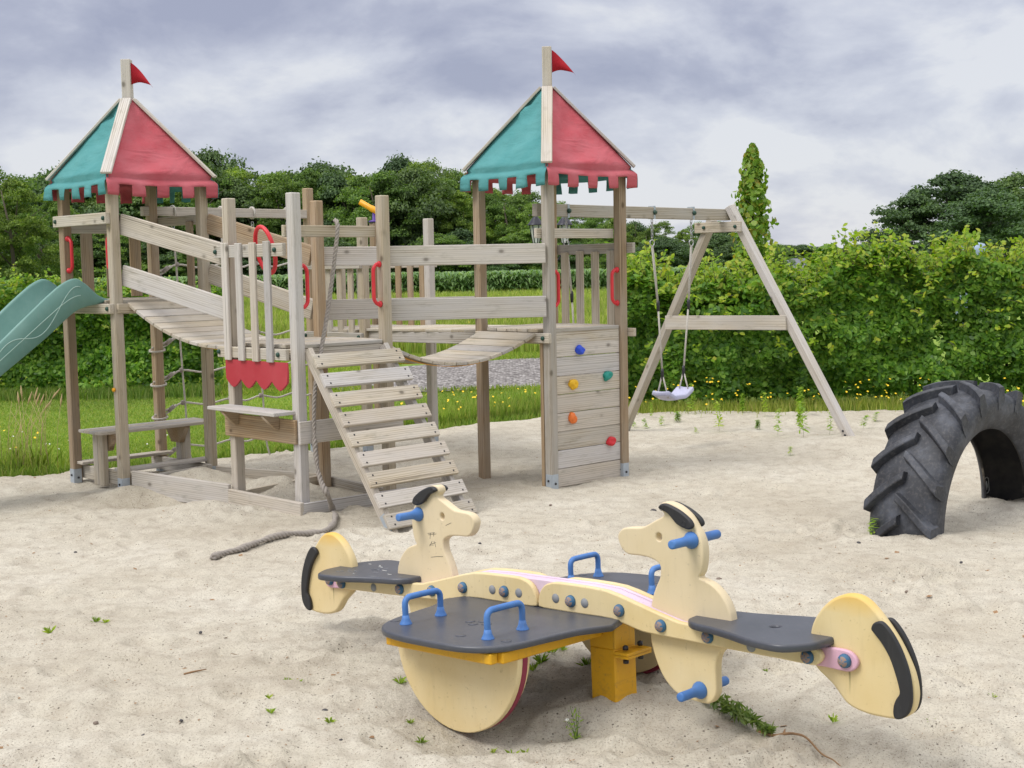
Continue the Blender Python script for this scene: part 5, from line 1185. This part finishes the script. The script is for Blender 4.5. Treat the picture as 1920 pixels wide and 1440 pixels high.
for i, px in enumerate(range(-20, 110, 30)):
    Yd = 300; p = at(px, 478 + rr.uniform(-4, 8), Yd); tree(p.x, Yd, p.z, CRD[i % 2], 'far tree on the horizon at the left edge', 'far trees at the left edge', rr.uniform(0, 6.28), 1.9)
# young tulip tree
Yt = 21.0; pt0 = at(1411, 272, Yt); tt = thing('tulip_tree', 'slender columnar young tree standing above the right hedge', 'tree', (pt0.x, Yt, -.05)); Ht = pt0.z + .05
rng = np.random.default_rng(77); n = 1750; t_ = rng.random(n) ** .9; env = np.interp(t_, [0, .25, .5, .8, .93, 1], [.27, .29, .27, .18, .10, .02]); a = rng.uniform(0, 6.283, n); r_ = env * np.sqrt(rng.random(n)) ** .55 * (1 + .30 * np.sin(a * 3 + t_ * 26)) * rng.choice([1, 1, 1, 1.18], n)
C = np.stack([np.cos(a) * r_, np.sin(a) * r_, .9 + (Ht - .9) * t_], 1)
obj('crown', quads('tulip_crown', leaves(C, .098, .095, np.stack([np.cos(a), np.sin(a), np.full(n, .4)], 1), .5, .7, rng), LEAFT), tt)
mb = MB().add(*tube([(0, 0, -.2), (.02, 0, 1.2), (-.01, 0, 2.4), (0, 0, Ht)], [.035, .028, .018, .004], 7))
for i in range(26):
    z_ = .9 + (Ht - 1) * i / 26; a_ = i * 2.4; l = .34 * (1 - .75 * i / 26); mb.add(*tube([(0, 0, z_), (math.cos(a_) * l * .6, math.sin(a_) * l * .6, z_ + l * .5), (math.cos(a_) * l, math.sin(a_) * l, z_ + l)], [.009, .006, .002], 5))
mb.obj('trunk', BARK, tt)

# ------------------------------------------------------------------ lamp post with two lanterns
Yl = 26.5; lp0 = at(1033, 470, Yl); lp_ = thing('lamp_post', 'black lamp post with two glass lanterns behind the climbing wall tower', 'lamp post', (lp0.x, Yl, -.05)); off = Vector((lp0.x, Yl, -.05))
MB().add(*lathe([(.09, 0), (.09, .12), (.05, .2), (.035, .3), (.03, 1.6), (.04, 1.65), (.02, 1.75)], (0, 0, 0), (0, 0, 1), 14)).obj('pole', LAMPB, lp_)
for px in (1005, 1059):
    q = at(px, 456, Yl) - off
    MB().add(*tube(catmull([(0, 0, 1.65), (q.x * .5, 0, 1.72), (q.x, 0, q.z - .06), (q.x, 0, q.z)], 5), .014, 7)).obj('arm', LAMPB, lp_)
    ln = obj('lantern', mesh('lantern', *lathe([(.05, -.03), (.055, 0), (.03, .005)], q, (0, 0, 1), 6), LAMPB, False), lp_)
    MB().add(*lathe([(.062, .008), (.118, .36), (.02, .361)], q, (0, 0, 1), 6)).obj('lamp_glass', GLASS, ln, False)
    fr = MB()
    for k in range(6): a = k * math.pi / 3; fr.add(*tube([q + Vector((.065 * math.cos(a), .065 * math.sin(a), 0)), q + Vector((.124 * math.cos(a), .124 * math.sin(a), .36))], .008, 5))
    fr.obj('lantern_frame', LAMPB, ln); MB().add(*lathe([(.175, .352), (.17, .362), (.135, .40), (.085, .47), (.055, .505), (.05, .515), (.02, .525), (.025, .54), (.01, .565), (0, .57)], q, (0, 0, 1), 12)).obj('lantern_roof', LAMPB, ln)

# ------------------------------------------------------------------ pale blue shape behind the hedge, far barns
Yb = 19.5; q = at(1822, 468, Yb); bb = thing('water_barrel', 'pale blue grey plastic barrel showing through the top of the right hedge', 'barrel', (q.x, Yb, -.05))
MB().add(*lathe([(.20, 0), (.215, .02), (.215, 1.2), (.225, 1.22), (.215, 1.26), (.215, q.z), (.22, q.z + .04), (.18, q.z + .13), (.05, q.z + .16)], (0, 0, 0), (0, 0, 1), 20)).obj('barrel_body', PALEB, bb)
MB().add(*lathe([(.06, 0), (.06, .03), (.05, .04)], (0, -.03, q.z + .155), (0, 0, 1), 12)).obj('barrel_lid', BLUE, bb)
def barn(px, py, Yd, wd, label):
    q = at(px, py, Yd); r_ = thing('barn', label, 'barn', (q.x, Yd, -.05)); zt_ = q.z; ze = zt_ - wd * .24
    v, f = MB_box((0, 0, ze / 2), (wd, wd * .8, ze)); obj('wall', mesh('wall', v, f, BRICK, False), r_)
    a = wd * .56; b = wd * .46; v = [(-a, -b, ze), (a, -b, ze), (a, b, ze), (-a, b, ze), (-a * .8, 0, zt_), (a * .8, 0, zt_)]
    obj('roof', mesh('roof', v, [(0, 1, 5, 4), (2, 3, 4, 5), (3, 0, 4), (1, 2, 5), (0, 3, 2, 1)], ROOFT, False), r_)
barn(1478, 484, 150, 4.2, 'small far barn with dark grey roof just over the hedge, left one'); barn(1566, 478, 120, 3.6, 'far barn with pale grey roof peeping over the hedge, right one')

# ------------------------------------------------------------------ small plants in the sand
def stalk_mesh(seed, H_, nl, ll_):
    rr = random.Random(seed); rng = np.random.default_rng(seed); st = MB(); C = []; T = []
    for s_ in range(rr.choice((1, 2, 2, 3))):
        bx, by = rr.uniform(-.04, .04), rr.uniform(-.04, .04); lx, ly = rr.uniform(-.12, .12) * H_, rr.uniform(-.12, .12) * H_; hh = H_ * rr.uniform(.65, 1)
        st.add(*tube([(bx, by, -.03), (bx + lx * .3, by + ly * .3, hh * .5), (bx + lx, by + ly, hh)], [.004, .003, .0015], 5))
        for k in range(nl):
            u = .12 + .88 * k / nl; a = k * 2.4 + s_; C.append((bx + lx * u * u + math.cos(a) * ll_ * .4 * (1.1 - u * .5), by + ly * u * u + math.sin(a) * ll_ * .4 * (1.1 - u * .5), hh * u + ll_ * .2)); T.append((math.cos(a), math.sin(a), .7))
    return mesh('stem', st.v, st.f, STEM), quads('leaves', leaves(np.array(C), ll_, ll_ * .34, np.array([0, 0, .8]), .3, 0, rng, np.array(T)), WEEDL)
STK = [stalk_mesh(200 + i, 1.0, 30, .22) for i in range(4)]
def weed(name, x_, y_, H_, label, group, i, wide=1.0):
    r_ = thing(name, label, 'weed', (x_, y_, gz(x_, y_) if y_ < float(edge_y(np.array([x_]))[0]) else -.05), (0, 0, i * 1.7), group)
    for nm, me in zip(('stem', 'leaves'), STK[i % 4]): o = obj(nm, me, r_); o.scale = (H_ * wide, H_ * wide, H_)
    return r_
tall = [(1210, 800, .10), (1240, 796, .10), (1270, 790, .11), (1298, 778, .30), (1348, 806, .30), (1222, 786, .16), (1420, 802, .09), (1460, 818, .24), (1435, 780, .26), (1508, 826, .34), (1498, 800, .22), (1557, 818, .22), (1483, 856, .07), (1306, 808, .06), (1500, 780, .3), (1620, 800, .12), (1200, 775, .2), (1190, 800, .08), (1392, 775, .2), (1640, 790, .1)]
for i, (px, py, hh) in enumerate(tall):
    p = gnd(px, py); weed('tall_weed', p.x, p.y, hh, 'upright green weed in the sand in front of the right hedge', 'weeds between swing and hedge', i, 1.0 if hh > .15 else 2.2)
p = gnd(1636, 1002); weed('leafy_weed', p.x, p.y, .11, 'bright green weed growing against the foot of the tractor tyre', None, 1, 2.0)
p = gnd(1082, 1382); tw_ = thing('leafy_weed', 'thin flowering weed in the sand in front of the yellow seesaw post', 'weed', (p.x, p.y, gz(p.x, p.y)))
sm_ = MB(); C = []; T = []; rw = random.Random(12)
for k in range(5):
    lx, ly, hh = rw.uniform(-.045, .045), rw.uniform(-.03, .03), rw.uniform(.06, .145); sm_.add(*tube([(0, 0, -.02), (lx * .35, ly * .35, hh * .5), (lx, ly, hh)], [.0016, .0013, .0008], 5))
    for j in range(7): u = .15 + .85 * j / 7; a = j * 2.4 + k; C.append((lx * u + math.cos(a) * .010, ly * u + math.sin(a) * .010, hh * u)); T.append((math.cos(a), math.sin(a), .8))
sm_.obj('stem', STEM, tw_); obj('leaves', quads('leaves', leaves(np.array(C), .026, .006, np.array([0, 0, .8]), .4, 0, np.random.default_rng(4), np.array(T)), WEEDL), tw_)
MB().add(*lathe([(.001, 0), (.007, .004), (.006, .009), (0, .011)], (lx, ly, hh), (0, 0, 1), 8)).obj('flower', WFL, tw_)
def tuft_mesh(seed, n, broad):
    rng = np.random.default_rng(seed); a = rng.uniform(0, 6.283, n); out_ = rng.uniform(.2, 1, n); h_ = rng.uniform(.4, 1, n); w_ = broad
    B = np.stack([np.cos(a) * .12, np.sin(a) * .12, np.full(n, -.1)], 1) * rng.random((n, 1)); sd = np.stack([-np.sin(a), np.cos(a), np.zeros(n)], 1) * w_
    M_ = B + np.stack([np.cos(a) * out_ * .45, np.sin(a) * out_ * .45, h_ * .6], 1); E_ = B + np.stack([np.cos(a) * out_ * 1.0, np.sin(a) * out_ * 1.0, h_ * .75], 1)
    return quads('tuft', np.stack([B - sd * .5, B + sd * .5, M_ + sd, E_, M_ - sd], 1), WEEDL)
TUF = [tuft_mesh(300, 34, .022), tuft_mesh(301, 22, .045), tuft_mesh(302, 13, .075), tuft_mesh(303, 26, .03)]
tufts = [(1015, 1240, .055), (1035, 1225, .05), (1000, 1255, .04), (1050, 1218, .04), (1100, 1246, .05), (750, 1285, .035), (556, 1288, .035), (540, 1285, .025), (618, 1362, .03), (508, 1348, .025), (430, 1298, .02), (95, 1190, .04), (180, 1172, .035), (198, 1170, .025), (1562, 1350, .035), (1743, 1352, .03), (790, 1385, .03), (770, 1360, .02), (960, 1410, .035), (1860, 1305, .025), (1757, 1110, .02), (505, 1315, .02), (1155, 1300, .018), (1850, 1362, .02), (1435, 1262, .02), (985, 1400, .03), (925, 1385, .02)]
for i, (px, py, s_) in enumerate(tufts):
    p = gnd(px, py); o = obj('grass_tuft', TUF[i % 4]); o.location = (p.x, p.y, gz(p.x, p.y)); o.scale = (s_, s_, s_ * 1.1); o.rotation_euler = (0, 0, i * 1.3)
    tag(o, 'small green seedling tuft sprouting from the open sand', 'weed', 'tufts sprouting in the sand')
# uprooted plant lying by the seesaw
up_ = thing('uprooted_plant', 'wilted uprooted plant with a long bare root lying beside the seesaw', 'plant', tuple(gnd(1390, 1355))); off = gnd(1390, 1355)
def gl(px, py, dz): p = gnd(px, py, .0); return Vector((p.x, p.y, gz(p.x, p.y) + dz)) - off
ax_ = catmull([gl(1325, 1318, .02), gl(1365, 1345, .022), gl(1405, 1368, .02), gl(1445, 1388, .016)], 8); rng = np.random.default_rng(88); C = []
for k in range(340): u = rng.random(); p = ax_[int(u * (len(ax_) - 1))]; C.append(np.array(p) + rng.normal(size=3) * np.array([.020, .020, .008]) * (1.15 - .75 * u) + np.array([0, 0, .012]))
obj('leaves', quads('leaves', leaves(np.array(C), .054, .0095, np.array([0, 0, .8]), .8, 0, rng, np.tile(np.array(-(ax_[-1] - ax_[0]).normalized()), (len(C), 1)) * .9), WEEDD), up_)
rt2 = catmull([gl(1420, 1378, .014), gl(1450, 1388, .018), gl(1472, 1392, .02), gl(1490, 1390, .018), gl(1512, 1402, .014), gl(1540, 1412, .012), gl(1562, 1428, .010), gl(1580, 1442, .006)], 5)
mb = MB().add(*tube(rt2, [.0062 * (1 - .75 * i / len(rt2)) for i in range(len(rt2))], 7)); mb.add(*tube([gl(1470, 1392, .02), gl(1472, 1384, .035)], [.005, .002], 6)); mb.obj('root', ROOTM, up_)
# tall seeding grass at the left edge
sgt = thing('seeding_grass', 'clump of tall straw coloured seeding grass at the left edge of the sand', 'grass', tuple(gnd(40, 875))); rng = np.random.default_rng(91); mb = MB(); hd_ = MB()
for i in range(30):
    bx, by = rng.normal(0, .16), rng.normal(0, .1); hh = rng.uniform(.35, .62); lx = rng.normal(.04, .10); p = [(bx, by, -.05), (bx + lx * .4, by, hh * .6), (bx + lx * 1.2, by, hh)]; mb.add(*tube(p, [.002, .0017, .0012], 4))
    if i % 3 == 0: e0 = Vector(p[2]); dv = (Vector(p[2]) - Vector(p[1])).normalized(); hd_.add(*tube([e0 - dv * .02, e0 + dv * .03, e0 + dv * .09], [.003, .009, .002], 6))
mb.obj('stalks', STRAW, sgt); hd_.obj('seed_heads', STRAW, sgt)
n = 420; X = rng.normal(0, .17, n); Y = rng.normal(0, .11, n); o = blades('leaf_blades', X, Y, .20, .008, LAWN, 92, -.05, .7); o.parent = sgt
# stones and debris
def stone_mesh(seed, mat):
    bm = bmesh.new(); bmesh.ops.create_icosphere(bm, subdivisions=2, radius=1)
    for q in bm.verts: q.co *= 1 + .35 * mnoise.noise(q.co * 1.2 + Vector((seed, 0, 0))); q.co.z *= .62
    me = bpy.data.meshes.new('pebble'); bm.to_mesh(me); bm.free(); me.materials.append(mat); me.polygons.foreach_set('use_smooth', [True] * len(me.polygons)); return me
STN = [stone_mesh(i * 3.1, STONE if i != 2 else STONEL) for i in range(4)]
for i, (px, py, s_) in enumerate([(610, 1339, .013), (549, 1392, .010), (180, 1370, .012), (53, 1428, .010), (1802, 1062, .010), (141, 1032, .014), (1606, 1398, .010), (1797, 1389, .009), (1795, 1404, .008), (1225, 957, .022), (1348, 1098, .016), (376, 1186, .010), (205, 1250, .008), (270, 1388, .010), (1032, 945, .012), (110, 1033, .010), (1600, 1282, .010), (730, 1032, .010), (1760, 1236, .012), (1560, 1242, .010), (640, 1396, .008), (340, 1358, .008), (1700, 1110, .010), (1478, 1214, .008), (1610, 1020, .012), (900, 1025, .010)]):
    p = gnd(px, py); o = obj('pebble', STN[i % 4]); o.location = (p.x, p.y, gz(p.x, p.y) + s_ * .3); o.scale = (s_, s_ * .8, s_); o.rotation_euler = (0, 0, i); tag(o, 'small dark pebble lying on the pale sand', 'stone', 'dark pebbles on the sand')
rng = np.random.default_rng(97); n = 4600; yy = 3.7 * (12.5 / 3.7) ** rng.random(n); xx = rng.uniform(-.45, .45, n) * yy; z_ = sand_z(xx, yy) + .002
k = yy < edge_y(xx) - .3; C = np.stack([xx, yy, z_], 1)[k]; sz = rng.uniform(.003, .012, len(C)) * (1 + (rng.random(len(C)) < .08) * 1.6); V_ = quadl(C, 1.0, np.array([0, 0, 1.2]), rng, .25); V_ = C[:, None, :] + (V_ - C[:, None, :]) * sz[:, None, None]
o = obj('sand_litter', quads('sand_litter', V_, ROOTM)); tag(o, kind='stuff')
st_o = MB().add(*tube([gl(0, 0, 0) * 0 + Vector((0, 0, 0)), Vector((.03, .012, .004)), Vector((.075, .05, .002))], [.004, .004, .002], 6)).obj('stick', ROOTM); p = gnd(345, 1273); st_o.location = (p.x, p.y, gz(p.x, p.y) + .004); tag(st_o, 'short brown stick lying on the sand at lower left', 'stick')
